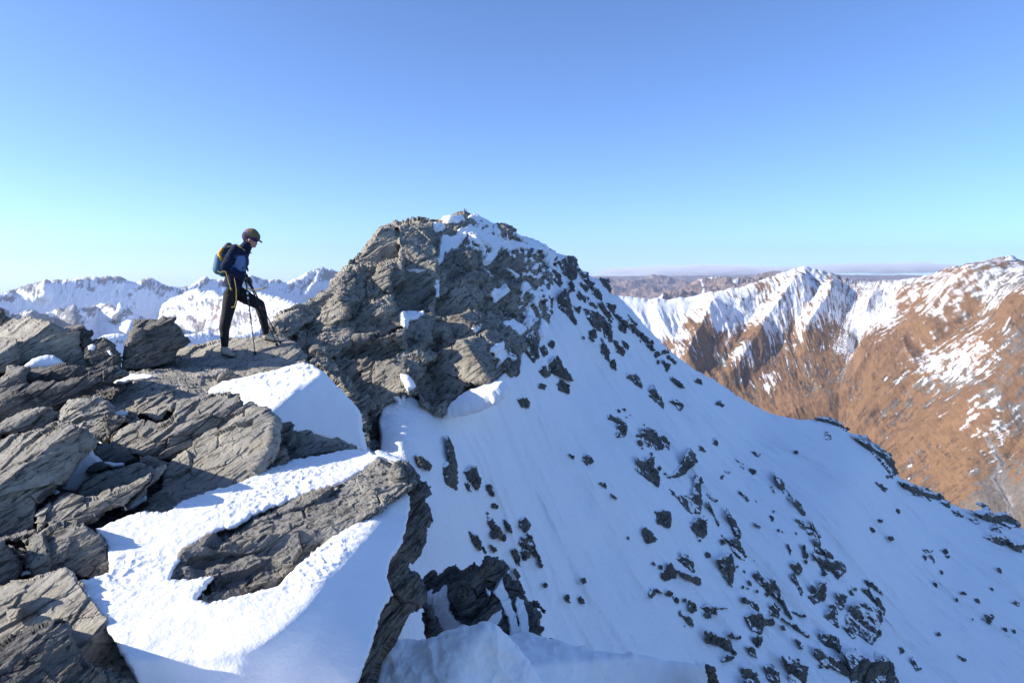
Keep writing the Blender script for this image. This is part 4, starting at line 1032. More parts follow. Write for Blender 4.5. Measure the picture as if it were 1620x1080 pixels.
def brown_attr(P, PX, N, sd):
    x, y = PX[:, 0], PX[:, 1]; z = np.zeros_like(x)
    h = brown_field(PX)
    n1 = fbm(np.stack([x / 60, y / 60, z + 4], 1), 5, .55); n2 = fbm(np.stack([x / 14, y / 14, z + 9], 1), 4, .6); n3 = fbm(np.stack([x / 4.5, y / 4.5, z + 19], 1), 3, .6)
    wv = 14 * fbm(np.stack([x / 90, y / 90, z + 2], 1), 3)
    w = sstep(1290, 1400, x + .35 * (y - 560))
    c = (x * .93 - y * .36) * (1 - w) + (x * .62 + y * .78) * w + wv; a = (x * .36 + y * .93) * (1 - w) + (-x * .78 + y * .62) * w
    st = fbm(np.stack([c / 7, a / 60, z + 3], 1), 4, .6)
    L = np.interp(x, [960, 1060, 1130, 1200, 1300, 1400, 1480, 1560, 1640], [548, 536, 522, 520, 522, 505, 490, 480, 476])
    fine = .85 * fbm(np.stack([c / 2.6, a / 20, z + 43], 1), 4, .62) + .28 * n3 + .6 * st + .45 * n2 + .25 * n1
    cov = (L - y) / 75 + 1.1 * n1 + .25 * h
    s = np.minimum(cov, np.interp(x, [960, 1060, 1110, 1180, 1260, 1330, 1400, 1470, 1540, 1640], [.9, .7, .36, .18, .14, .15, .15, .02, .0, -.04])) + fine
    for (px, py, r, k) in [(1360, 465, 30, .9), (1390, 525, 22, 1.3), (1350, 545, 20, 1.0), (1420, 510, 16, 1.1), (1545, 575, 30, 1.2), (1490, 590, 26, 1.0), (1340, 540, 14, 1.3), (1215, 610, 12, 1.2), (1170, 575, 14, 1.2), (1570, 690, 26, .8), (1440, 480, 20, .8), (1230, 545, 40, .6), (1300, 520, 50, .5), (1070, 560, 30, .9)]:
        s = np.maximum(s, .75 * k * np.exp(-((x - px) ** 2 + (y - py) ** 2) / (2 * (1.3 * r) ** 2)) - .72 + 1.4 * fine)
    sn = .9 * sstep(-.12, .26, s)
    g = sstep(.02, .16, .9 * n1 + .8 * st + .5 * n2 + .42 * sstep(1420, 1560, x) * sstep(500, 600, y) * (1 - .7 * sstep(640, 720, y)) + .5 * sstep(1500, 1600, x) * sstep(740, 790, y) + .5 * sstep(530, 470, y) - .06 - .3 * h)
    st2 = fbm(np.stack([c / 3.2, a / 45, z + 33], 1), 3, .6)
    brn = sstep(-.20, .22, .9 * st + .8 * n2 + .7 * n1 + .8 * st2 + .4 * n3 - .30 * h)
    col = mixc(TAN[None] * np.ones((len(x), 1)), BRN[None], brn)
    col = mixc(col, GREY[None] * (1 + .5 * n3[:, None]), .85 * g)
    col = mixc(col, np.array([[.1, .09, .085]]), .85 * sstep(.16, .40, .8 * st + .7 * st2 + .4 * n3 - .28 * h))  # gully shade put into the colour, darker in the hollows of the relief
    # pale stream bed on the valley side
    ln = np.array([(1570, 706), (1586, 735), (1578, 762), (1596, 790), (1604, 830)], float); best = np.full(len(x), 1e9); P2 = np.stack([x + 11 * n2 + 3 * n3 + 6 * n1, y + 5 * n2], 1)
    for p, q in zip(ln[:-1], ln[1:]):
        e = q - p; t = np.clip(((P2 - p) @ e) / (e @ e), 0, 1); best = np.minimum(best, np.linalg.norm(P2 - p - t[:, None] * e, axis=1))
    col = mixc(col, np.array([[.30, .28, .26]]), .55 * sstep(7, 2, best + 3 * n3)); col = mixc(col, np.array([[.06, .07, .10]]), .7 * sstep(2.2, .8, best + 2 * n3))
    col = mixc(col, SNC[None], sn)
    return {'col': np.clip(col, .02, .95), '_h': h}


def brown_disp(P, PX, sd, at):
    d = np.linalg.norm(P, axis=1); z = np.zeros(len(PX))
    h = at['_h']
    n2 = ridged(np.stack([PX[:, 0] / 16, PX[:, 1] / 16, z + 9], 1), 4, .6)
    n3 = fbm(np.stack([PX[:, 0] / 5, PX[:, 1] / 5, z + 5], 1), 3, .6)
    return d * (.021 * h + .0010 * n2 + .0006 * n3) * (.12 + .88 * sstep(0, 40, sd))


relief('brown_mountain', R_SKY + [(1860, 1000), (1500, 1000), (1200, 850), (940, 700)], brown_depth, FAR, s=1.05, rim=120, rw=7, T=900, R=120, disp=brown_disp, attr=brown_attr, rough=1.3, seed=41, smooth=True, kind='structure', nblur=1)
print('brown', time.time() - T00)

# ---- snowy range on the left
L_SKY = [(-160, 470), (-60, 472), (0, 465), (15, 461), (30, 456), (45, 451), (56, 449), (62, 446), (72, 443), (80, 446), (92, 442), (100, 444), (115, 442), (130, 440), (150, 438), (160, 440), (168, 436), (180, 439), (190, 438), (200, 442), (210, 447), (218, 446), (227, 442), (240, 440), (246, 444), (256, 449), (266, 453), (285, 455), (298, 453), (310, 447), (320, 441), (327, 437), (332, 443),
         (345, 443), (358, 441), (372, 443), (385, 438), (398, 436), (410, 441), (425, 444), (440, 443), (452, 447), (465, 442), (480, 435), (495, 428), (510, 423), (522, 426), (534, 430), (550, 440), (600, 470), (640, 500)]
LB = [  # polygons with their own facing: sunlit basins and shaded walls
    ([(470, 455), (500, 430), (512, 424), (505, 445), (488, 470), (474, 478)], (-.6, -.4, .7)),
    ([(510, 424), (540, 436), (560, 470), (500, 490), (492, 470)], (.5, -.5, .7)),
    ([(20, 455), (72, 444), (80, 470), (60, 480), (10, 475)], (-.3, -.7, .6))]
LB = [(rough_poly(p, 5, 2.5, 80 + i), np.array(n, float) / np.linalg.norm(n), np.mean(p, 0)) for i, (p, n) in enumerate(LB)]
_rp = planes([(270, 440, (.50, -.62, .60), 6800)])


def range_depth(px, py):
    sky = np.interp(px, [p[0] for p in L_SKY], [p[1] for p in L_SKY])
    D = _rp(px, py)
    P = np.stack([px, py], 1)
    for poly, n, c in LB:
        lo, hi = poly.min(0) - 5, poly.max(0) + 5
        m = (px > lo[0]) & (px < hi[0]) & (py > lo[1]) & (py < hi[1])
        if not m.any(): continue
        sd, _ = sdf(P[m], poly); w = sstep(-2, 8, sd)
        c0 = float(_rp(np.array([c[0]]), np.array([c[1]]))[0])
        dk = (float(n @ rays(c[0], c[1])) * c0) / np.minimum(rays(px[m], py[m]) @ n, -.08)
        D[m] = D[m] * (1 - w) + np.clip(dk, 5000, 9500) * w
    return np.clip(D, 4200, 10500)


def range_field(PX):
    x, y = PX[:, 0], PX[:, 1]; z = np.zeros_like(x)
    wv = 6 * fbm(np.stack([x / 30, y / 30, z + 3], 1), 3)
    c = x * .95 + y * .3 + wv; a = y * .95 - x * .3
    return ridged(np.stack([c / 34, a / 80, z + 1], 1), 6, .58), c, a


def snowy_attr(seed, rocky, brown_c=None):
    def f(P, PX, N, sd):
        x, y = PX[:, 0], PX[:, 1]; z = np.zeros_like(x)
        h, c, a = range_field(PX)
        st = fbm(np.stack([c / 4.5, a / 16, z + seed], 1), 4, .62); n2 = fbm(np.stack([x / 22, y / 14, z + seed + 4], 1), 4, .55)
        r = .75 * st + .9 * n2 + rocky(x, y, sd) + .15 * h
        rk = sstep(.10, .34, r)
        col = mixc(SNC[None] * np.ones((len(x), 1)), np.array([[.13, .125, .125]]), rk * .9)
        if brown_c:
            for (px, py, rx, ry) in brown_c:
                e = np.exp(-(((x - px) / rx) ** 2 + ((y - py) / ry) ** 2))
                col = mixc(col, np.array([[.33, .21, .15]]), np.clip(e * (.55 + 1.3 * st + n2), 0, .85))
        return {'col': np.clip(col, .03, .95), '_h': h}
    return f


def range_disp(amp):
    def f(P, PX, sd, at):
        d = np.linalg.norm(P, axis=1); z = np.zeros(len(PX))
        h = at['_h']
        n3 = ridged(np.stack([PX[:, 0] / 7, PX[:, 1] / 9, z + 5], 1), 4, .6)
        return d * amp * (h + .35 * n3) * (.3 + .7 * sstep(0, 10, sd))
    return f


relief('snowy_mountain_range', L_SKY + [(640, 620), (-160, 620)], range_depth, FAR, s=.8, rim=200, rw=5, T=1800, R=60, disp=range_disp(.0036), rough=1.0, seed=51, smooth=True, kind='structure', nblur=1,
       attr=snowy_attr(2, lambda x, y, sd: .16 - .5 * sstep(8, 34, sd) - .25 * sstep(255, 300, x) * (1 - sstep(440, 480, x)) * sstep(10, 20, sd) + .15 * sstep(505, 530, x), [(505, 478, 12, 14)]))
relief('snowy_mountain_range', [(258, 482), (272, 472), (284, 468), (300, 460), (312, 458), (326, 462), (338, 459), (350, 470), (366, 466), (385, 468), (402, 461), (420, 466), (440, 470), (462, 478), (480, 484), (520, 500), (560, 520), (560, 610), (220, 610), (236, 545), (250, 505)],
       planes([(380, 500, (-.34, -.52, .78), 5200)]), FAR, s=.8, rim=120, rw=6, T=900, R=30, disp=range_disp(.0045), rough=1.2, seed=57, smooth=True, kind='structure', nblur=1,
       attr=snowy_attr(22, lambda x, y, sd: -.05 + .12 * sstep(470, 500, y), [(350, 508, 26, 7), (425, 505, 26, 9), (345, 492, 12, 5), (300, 515, 20, 6)]))
M_SKY = [(-160, 500), (-40, 490), (0, 486), (12, 492), (24, 500), (40, 492), (52, 490), (62, 498), (80, 494), (95, 488), (103, 492), (112, 484), (117, 482), (124, 490), (134, 488), (146, 485), (160, 481), (172, 481), (184, 487), (190, 480), (200, 486), (212, 497), (225, 502), (240, 512), (260, 525), (300, 545), (340, 560)]


_mb = planes([(120, 485, (.50, -.6, .62), 4700)]); _ml = rough_poly([(163, 508), (178, 503), (212, 509), (204, 527)], 3, 1.2, 5)


def mid_depth(px, py):
    D = _mb(px, py) + 90 * np.sin(px / 11.)
    m = (px > 150) & (px < 225) & (py > 495) & (py < 535)
    sd_, _ = sdf(np.stack([px[m], py[m]], 1), _ml); w = sstep(-1, 2, sd_)
    n = np.array([-.5, -.4, .77]); n /= np.linalg.norm(n)
    c0 = float(_mb(np.array([190.]), np.array([513.]))[0])
    D[m] = D[m] * (1 - w) + w * (float(n @ rays(190, 513)) * c0) / (rays(px[m], py[m]) @ n)
    return D



relief('snowy_mountain_range', M_SKY + [(340, 640), (-160, 640)], mid_depth, FAR, s=.8, rim=150, rw=5, T=900, R=40, disp=range_disp(.004), rough=1.0, seed=52, smooth=True, kind='structure', nblur=1,
       attr=snowy_attr(12, lambda x, y, sd: .22 - .65 * sstep(10, 26, sd) * sstep(128, 140, x) - .12 + .25 * sstep(150, 110, x)))
# low snowy spur seen through the gaps between the boulders and behind the hiker's legs
relief('snowy_mountain_range', [(150, 540), (165, 531), (182, 528), (196, 530), (215, 536), (240, 540), (270, 533), (295, 530), (312, 527), (330, 522), (340, 530), (360, 532), (385, 528), (400, 524), (412, 520), (424, 526), (440, 520), (470, 520), (520, 560), (520, 640), (150, 640)],
       planes([(300, 530, (.4, -.6, .7), 3500)]), FAR, s=.9, rim=90, rw=4, T=500, R=25, disp=range_disp(.0036), rough=.9, seed=53, smooth=True, kind='structure', nblur=1, attr=snowy_attr(31, lambda x, y, sd: -.12 + .3 * sstep(395, 405, x) * (1 - sstep(425, 435, x))))

# ---- purple-brown hills far away and the land beyond
PUR = np.array([.27, .20, .165]); PUR2 = np.array([.17, .13, .115])


def hill_attr(seed, sn=0.):
    def f(P, PX, N, sd):
        x, y = PX[:, 0], PX[:, 1]; z = np.zeros_like(x)
        n = fbm(np.stack([x / 30, y / 9, z + seed], 1), 4); m = fbm(np.stack([x / 9, y / 4, z + seed + 3], 1), 4)
        col = mixc(PUR[None] * np.ones((len(x), 1)), PUR2[None], sstep(-.3, .4, n + m))
        if sn: col = mixc(col, SNC[None], sstep(.1, .35, m + n + sn - .5 * sstep(0, 14, sd)))
        return {'col': col}
    return f


def hill_disp(sc, amp):
    def f(P, PX, sd, at):
        return amp * ridged(P.astype(np.float32) / sc, 5, .55) * (.4 + .6 * sstep(0, 8, sd))
    return f


relief('distant_hills', [(900, 470), (940, 446), (960, 441), (985, 442), (1005, 445), (1020, 442), (1033, 439), (1045, 443), (1060, 446), (1085, 450), (1100, 452), (1130, 447), (1170, 447), (1200, 440), (1230, 434), (1280, 445), (1400, 450), (1560, 450), (1700, 460), (1700, 560), (900, 560)],
       lambda px, py: 14500 - (py - 440) * 90., FAR2, s=1.0, rim=200, rw=4, T=1500, R=30, disp=hill_disp(1500, 260), attr=hill_attr(3), rough=.8, seed=61, smooth=True, kind='structure', nblur=1)
relief('distant_hills', [(1040, 480), (1068, 472), (1085, 463), (1100, 453), (1118, 450), (1128, 449), (1150, 450), (1175, 451), (1200, 447), (1225, 444), (1260, 460), (1260, 540), (1040, 540)],
       lambda px, py: 9000 - (py - 440) * 50., FAR2, s=.9, rim=150, rw=4, T=1000, R=25, disp=hill_disp(800, 190), attr=hill_attr(8, .25), rough=.8, seed=62, smooth=True, kind='structure', nblur=1)
relief('distant_hills', [(880, 470), (905, 439.5), (960, 438.5), (1040, 438), (1150, 437), (1280, 436.5), (1400, 436), (1560, 436), (1760, 437), (1900, 460), (1900, 560), (880, 560)],
       lambda px, py: 19500 - (py - 440) * 60., FAR2, s=2.0, rim=200, rw=3, T=800, R=30, disp=hill_disp(2500, 120), attr=hill_attr(18), rough=.4, seed=63, smooth=True, kind='structure', nblur=1)
# valley floor: one sheet under everything out to the horizon
gm, gnt, gb = new_mat('valley_ground')
gg = gnt.nodes.new('ShaderNodeNewGeometry')
gnt.links.new(mix(gnt, ramp(gnt, nz(gnt, gg.outputs['Position'], .0012, 8, .65), .4, .6), (.20, .11, .055), (.13, .12, .10)), gb.inputs['Base Color'])
gb.inputs['Roughness'].default_value = 1.
N_ = 60
gx, gy = np.meshgrid(np.linspace(-20000, 20000, N_), np.linspace(-3000, 20800, N_))
gp = np.stack([gx.ravel(), gy.ravel(), -1500 + 90 * fbm(np.stack([gx.ravel() / 2500, gy.ravel() / 2500, 0 * gx.ravel()], 1), 3)], 1)
gi = np.arange(N_ * N_).reshape(N_, N_)
tag(mesh_obj('ground', gp, np.stack([gi[:-1, :-1].ravel(), gi[:-1, 1:].ravel(), gi[1:, 1:].ravel(), gi[1:, :-1].ravel()], 1), gm, smooth=True), kind='structure')
print('far', time.time() - T00)

# ---- haze
hm = bpy.data.materials.new('haze_air'); hm.use_nodes = True
hn = hm.node_tree; hn.nodes.clear()
ho = hn.nodes.new('ShaderNodeOutputMaterial'); hv = hn.nodes.new('ShaderNodeVolumePrincipled')
hv.inputs['Color'].default_value = (.50, .59, .80, 1); hv.inputs['Density'].default_value = 3.4e-5; hv.inputs['Anisotropy'].default_value = 0.2
hn.links.new(hv.outputs[0], ho.inputs['Volume'])
x0, x1, y0, y1, z0, z1 = -24000, 24000, -3500, 21500, -1800, 900
HV = [(x, y, z) for z in (z0, z1) for y in (y0, y1) for x in (x0, x1)]
tag(mesh_obj('haze', HV, [(0, 2, 3, 1), (4, 5, 7, 6), (0, 1, 5, 4), (2, 6, 7, 3), (0, 4, 6, 2), (1, 3, 7, 5)], hm, origin=(0, 0, 0)), kind='stuff')

# ---- clouds: soft bodies of thin vapour low over the horizon, beyond the haze box
def cloud(name, px, py, wpx, hpx, d, seed, dens, label):
    c = UP(px, py, d); sx = wpx / 2 * d / F; sz = hpx / 2 * d / F; sy = sx * .35
    nu, nv = 96, 32
    u, v = np.meshgrid(np.arange(nu) / nu * 2 * math.pi, (np.arange(nv) + .5) / nv * math.pi)
    n = np.stack([np.cos(u) * np.sin(v), np.sin(u) * np.sin(v), np.cos(v)], -1).reshape(-1, 3)
    q = n * np.array([sx, sy, sz]) / (sz * 2.2)
    r = 1 + .75 * fbm(q + seed * 7, 4, .55)
    P = n * np.array([sx, sy, sz]) * r[:, None]
    P[:, 2] = np.where(P[:, 2] < 0, P[:, 2] * .55, P[:, 2] * 1.15) + 0
    P = P + c
    i = np.arange(nu * nv).reshape(nv, nu)
    j = np.roll(i, -1, 1)
    Q = np.stack([i[:-1].ravel(), i[1:].ravel(), j[1:].ravel(), j[:-1].ravel()], 1)
    P = np.concatenate([P, [P[i[0]].mean(0), P[i[-1]].mean(0)]]); t, b = len(P) - 2, len(P) - 1
    Q = np.concatenate([Q, np.stack([np.full(nu, t), i[0], j[0], np.full(nu, t)], 1)[:, [0, 1, 2, 2]], np.stack([np.full(nu, b), j[-1], i[-1], i[-1]], 1)])
    m = bpy.data.materials.new('cloud_vapour'); m.use_nodes = True
    nt = m.node_tree; nt.nodes.clear()
    o = nt.nodes.new('ShaderNodeOutputMaterial'); vv = nt.nodes.new('ShaderNodeVolumePrincipled')
    vv.inputs['Color'].default_value = (.95, .96, 1, 1); vv.inputs['Density'].default_value = dens
    nt.links.new(vv.outputs[0], o.inputs['Volume'])
    tris = np.concatenate([np.concatenate([Q[:, :3], Q[:, [0, 2, 3]]])]); tris = tris[(tris[:, 0] != tris[:, 1]) & (tris[:, 1] != tris[:, 2]) & (tris[:, 0] != tris[:, 2])]
    tag(mesh_obj(name, P, tris, m), label, 'cloud', 'low clouds on the horizon')


cloud('cloud', 1130, 431, 380, 20, 26000, 1, 1.6e-3, 'long low pale cloud bank on the horizon left of the snowy brown peak')
cloud('cloud', 1400, 427, 290, 20, 26500, 2, 1.4e-3, 'low cloud bank in the saddle between the snowy brown peaks')
cloud('cloud', 1103, 424, 30, 10, 25500, 3, 1.5e-3, 'small puff rising from the long cloud bank')
cloud('cloud', 1035, 436, 150, 8, 25000, 4, 1.5e-3, 'thin cloud wisp at the left end of the horizon bank')

exec_person = True
# ================================================================== THE HIKER
d0 = float(planes(HIKER_PL)(np.array([360.]), np.array([566.]))[0]) - .03
d1 = float(planes(HIKER_PL)(np.array([430.]), np.array([541.]))[0]) - .03
print('hiker depth', d0, d1)
DH = d0 + .10


def J(px, py, dy=0.):
    return UP(np.array(px, float), np.array(py, float), np.array(DH + dy))


def capsule(p0, r0, p1, r1, n=14, m=6):
    p0, p1 = np.array(p0, float), np.array(p1, float); ax = p1 - p0; L = np.linalg.norm(ax)
    ax = ax / L if L > 1e-6 else np.array([0, 0, 1.])
    a = np.cross(ax, [0, 0, 1.] if abs(ax[2]) < .9 else [1., 0, 0]); a /= np.linalg.norm(a); b = np.cross(ax, a)
    th = np.arange(n) / n * 2 * math.pi; ring = np.cos(th)[:, None] * a + np.sin(th)[:, None] * b
    V = []
    for k in range(1, m + 1):
        t = -math.pi / 2 + k / (m + 1) * math.pi / 2; V.append(p0 + r0 * (math.cos(t) * ring + math.sin(t) * ax))
    V.append(p0 + r0 * ring); V.append(p1 + r1 * ring)
    for k in range(1, m + 1):
        t = k / (m + 1) * math.pi / 2; V.append(p1 + r1 * (math.cos(t) * ring + math.sin(t) * ax))
    V = np.concatenate(V); nr = len(V) // n
    i = np.arange(nr * n).reshape(nr, n); j = np.roll(i, -1, 1)
    T_ = [np.stack([i[:-1].ravel(), j[:-1].ravel(), j[1:].ravel()], 1), np.stack([i[:-1].ravel(), j[1:].ravel(), i[1:].ravel()], 1)]
    V = np.concatenate([V, [p0 - r0 * ax, p1 + r1 * ax]]); s_, e_ = len(V) - 2, len(V) - 1
    T_.append(np.stack([np.full(n, s_), j[0], i[0]], 1)); T_.append(np.stack([np.full(n, e_), i[-1], j[-1]], 1))
    return V, np.concatenate(T_)


def build(name, caps, mat, parent=None, voxel=.01, smooth_it=4, cols=None, origin=None, wr=0.):
    """fuse tapered limbs into one continuous skin"""
    Vs, Ts, o = [], [], 0
    for c in caps:
        V, T_ = capsule(*c); Vs.append(V); Ts.append(T_ + o); o += len(V)
    me = bpy.data.meshes.new('tmp'); V = np.concatenate(Vs); T_ = np.concatenate(Ts)
    org = WORG[parent.name] if parent is not None else (V.mean(0) if origin is None else np.array(origin))
    me.from_pydata((V - org).tolist(), [], T_.tolist()); me.update()
    ob = bpy.data.objects.new('tmp', me); COL.objects.link(ob)
    md = ob.modifiers.new('r', 'REMESH'); md.mode = 'VOXEL'; md.voxel_size = voxel
    ms = ob.modifiers.new('s', 'SMOOTH'); ms.iterations = smooth_it; ms.factor = .5
    dg = bpy.context.evaluated_depsgraph_get()
    me2 = bpy.data.meshes.new_from_object(ob.evaluated_get(dg))
    bpy.data.objects.remove(ob); bpy.data.meshes.remove(me)
    me2.name = name; me2.materials.clear(); me2.materials.append(mat)
    me2.polygons.foreach_set('use_smooth', np.ones(len(me2.polygons), bool))
    if wr:
        nv = len(me2.vertices); co = np.zeros(nv * 3, np.float32); me2.vertices.foreach_get('co', co); co = co.reshape(-1, 3)
        nn = np.zeros(nv * 3, np.float32); me2.vertices.foreach_get('normal', nn); nn = nn.reshape(-1, 3)
        q = co * np.array([14, 14, 22], np.float32)
        co = co + nn * (wr * (ridged(q, 2) + .5 * fbm(q * 2.3, 2)))[:, None]
        me2.vertices.foreach_set('co', co.astype(np.float32).ravel()); me2.update()
    if cols is not None:
        co = np.zeros(len(me2.vertices) * 3, np.float32); me2.vertices.foreach_get('co', co); co = co.reshape(-1, 3) + org
        c = cols(co)
        a = me2.attributes.new('col', 'FLOAT_COLOR', 'POINT'); a.data.foreach_set('color', np.concatenate([c, np.ones((len(c), 1))], 1).astype(np.float32).ravel())
    ob2 = bpy.data.objects.new(name, me2); COL.objects.link(ob2)
    if parent is not None: ob2.parent = parent
    else: ob2.location = org
    WORG[ob2.name] = org
    return ob2


def proj(P):
    """world point -> photo pixel (used to place the pattern of the clothes when they are cut)"""
    d = P[:, 1] * CT - P[:, 2] * ST; u = P[:, 1] * ST + P[:, 2] * CT
    return 810 + F * P[:, 0] / d, 540 - F * u / d


SKIN = plain('skin', (.42, .24, .165), .55, nscale=25, var=.12, bump=.05)
CLOTH = attr_mat('jacket_cloth', .85, .25, 60, .2)
TIGHT = plain('black_tights', (.008, .008, .010), .85, nscale=90, var=.3)
SHOE = plain('beige_shoe', (.40, .36, .29), .8, nscale=70, var=.35)
SOLE = plain('dark_sole', (.05, .05, .05), .9)
GLOVE = plain('grey_glove', (.09, .095, .10), .85)
HAIR = plain('brown_hair', (.10, .06, .04), .8, nscale=150, var=.6, bump=.5)
CAPM = attr_mat('cap_cloth', .8, .2, 80, .15)
BLACK = plain('black_webbing', (.018, .018, .02), .7)
TEAL = plain('teal_pack_cloth', (.045, .15, .23), .75, nscale=40, var=.3)
YEL = plain('yellow_webbing', (.40, .30, .07), .8)
ORG = plain('orange_pack_cloth', (.75, .33, .02), .7)
POLE = plain('black_pole', (.015, .015, .018), .35, .3)
WHT = plain('white_band', (.75, .75, .75), .5)
REDM = plain('red_band', (.30, .03, .03), .5)
STEEL = plain('steel_tip', (.4, .4, .42), .35, 1.)

RS, LS = -.17, .17
base = J(362, 566, 0)
hipR, kneeR, calfR, ankR = J(366, 461, -.085), J(358.5, 503, -.10), J(355, 518, -.10), J(355.5, 547, -.10)
hipL, kneeL, calfL, ankL = J(373, 461, .085), J(410.5, 482, .10), J(415, 498, .11), J(421.5, 529, d1 - DH)
shR, elR, wrR = J(372, 398, -.17), J(357, 421, -.25), J(382, 438, -.17)
shL, elL, wrL = J(384, 399, .16), J(374, 427, .22), J(389, 441, .08)
headc = J(397.5, 376.5)
body_caps = [
    (J(366, 458, -.075), .085, J(366, 458, .075), .085), (J(366, 458, 0), .10, J(373, 436, 0), .10), (J(373, 436, -.05), .09, J(379, 414, -.07), .10), (J(373, 436, .05), .09, J(379, 414, .07), .10),
    (J(380, 404, -.12), .06, J(380, 404, .12), .06), (J(381, 404, 0), .08, J(391, 390, 0), .055), (J(391, 390, 0), .052, J(395, 381, 0), .06),
    (J(395, 375.5), .082, J(400, 375), .078), (J(399, 380), .066, J(400.5, 387), .042), (J(402, 388.5), .024, J(402.8, 389.5), .022),            # skull, jaw, chin
    (J(404.4, 379.5), .016, J(406.4, 385.4), .012), (J(404.8, 386.6), .014, J(405.4, 386.9), .012), (J(403.5, 377.2, -.03), .022, J(403.5, 377.2, .03), .022),  # nose, mouth, brow
    (J(394.5, 379.5, -.078), .016, J(394, 382, -.078), .012), (J(394.5, 379.5, .078), .016, J(394, 382, .078), .012),     # ears
    (hipR, .088, kneeR, .058), (kneeR, .056, calfR, .052), (calfR, .052, ankR, .034), (hipL, .088, kneeL, .056), (kneeL, .055, calfL, .05), (calfL, .05, ankL, .034),
    (shR, .055, elR, .042), (elR, .042, wrR, .028), (shL, .055, elL, .042), (elL, .042, wrL, .028), (wrR, .026, J(387, 440, -.14), .028), (wrL, .026, J(392.5, 443, .06), .028),
    (ankR, .034, J(354, 558, -.10), .035), (J(354, 559, -.10), .03, J(368, 562, -.10), .025), (ankL, .034, J(421, 534, d1 - DH), .033), (J(421, 535, d1 - DH), .03, J(434, 537, d1 - DH), .025)]
person = build('person', body_caps, SKIN, None, .011, 5, origin=base)
tag(person, 'hiker in navy jacket and black tights stepping along the ridge, looking down', 'person')


def jacket_cols(P):
    x, y = proj(P)
    c = np.tile(np.array([.010, .017, .045]), (len(P), 1))
    lb = np.array([.13, .22, .42])
    # light blue panel on the flank and chest; light hem at the back
    t = sstep(0, 2, x - (372 + (405 - y) * .35)) * sstep(-1, 2, y - 404) * sstep(431, 426, y) * sstep(392, 388, x)
    arm = np.linalg.norm(np.cross(P - shR, (elR - shR) / np.linalg.norm(elR - shR)), axis=1) < .075
    arm2 = np.linalg.norm(np.cross(P - elR, (wrR - elR) / np.linalg.norm(wrR - elR)), axis=1) < .06
    t = t * (1 - (arm | arm2) * sstep(384, 379, x))
    c = mixc(c, lb[None], t * .95)
    t2 = sstep(452, 456, y) * sstep(362, 356, x)
    c = mixc(c, np.array([[.16, .25, .42]]), t2)
    t3 = sstep(387, 390, x) * sstep(400, 404, y) * sstep(428, 424, y)
    return mixc(c, np.array([[.03, .045, .085]]), t3)


build('jacket', [
    (J(365, 459, -.07), .105, J(365, 459, .07), .105), (J(366, 455), .118, J(373, 436), .118), (J(372, 438, -.055), .105, J(379, 413, -.08), .118), (J(372, 438, .055), .105, J(379, 413, .08), .118),
    (J(379, 403, -.13), .078, J(379, 403, .13), .078), (J(381, 403, 0), .10, J(389, 391.5, 0), .072), (J(389, 391.5), .07, J(392, 386), .064),
    (shR, .076, elR, .058), (elR, .058, wrR, .043), (shL, .076, elL, .058), (elL, .058, wrL, .043)], CLOTH, person, .009, 4, jacket_cols, wr=.010)
build('tights', [(J(366, 461, -.075), .10, J(366, 461, .075), .10), (hipR, .10, J(363, 480, -.1), .092), (J(363, 480, -.1), .092, kneeR, .073), (kneeR, .072, calfR, .068), (calfR, .067, ankR, .044), (hipL, .10, J(390, 471, .095), .092), (J(390, 471, .095), .090, kneeL, .072),
                 (kneeL, .07, calfL, .064), (calfL, .062, ankL, .043)], TIGHT, person, .009, 4, wr=.004)


def shoe(h, t, dep, up):
    s_ = build('shoe', [(J(h[0], h[1] - 3, dep - .012), .037, J(t[0], t[1] - 1, dep - .012), .03), (J(h[0], h[1] - 3, dep + .02), .037, J(t[0], t[1] - 1, dep + .02), .03), (J(h[0] + 1, h[1] - 6, dep), .045, J(h[0] + 8, h[1] - 4, dep), .042), (J(up[0], up[1], dep), .044, J(h[0] + 1.5, h[1] - 5, dep), .048)], SHOE, person, .009, 3)
    so = build('sole', [(J(h[0] - 1, h[1] + 1.3, dep - .015), .018, J(t[0] + 1, t[1] + 2.2, dep - .015), .014), (J(h[0] - 1, h[1] + 1.3, dep + .02), .018, J(t[0] + 1, t[1] + 2.2, dep + .02), .014), (J(h[0], h[1] + 1.3, dep), .02, J(t[0], t[1] + 2.2, dep), .016)], SOLE, person, .008, 2)
    so.parent = s_
    return s_


shoe((353, 559), (369, 562), -.10, (355, 549))
shoe((421, 535.5), (436, 537.5), d1 - DH, (421.5, 530))
# head: hair, cap, sunglasses
build('hair', [(J(391.3, 374.5), .062, J(390.8, 380), .050), (J(392, 374, -.05), .042, J(392.5, 381, -.055), .024), (J(392, 374, .05), .042, J(392.5, 381, .055), .024)], HAIR, person, .008, 2)


def cap_cols(P):
    x, y = proj(P)
    c = np.tile(np.array([.17, .14, .065]), (len(P), 1))
    c = mixc(c, np.array([[.36, .20, .07]]), sstep(366.5, 364, y) * sstep(402, 398, x))
    c = mixc(c, np.array([[.24, .15, .21]]), sstep(394.5, 393, x) * sstep(370.5, 368.5, y))
    c = mixc(c, np.array([[.03, .035, .06]]), sstep(391.5, 389.5, x) * sstep(366, 368, y))
    return mixc(c, np.array([[.06, .03, .10]]), sstep(374.6, 375.4, y - (x - 397) * .14))


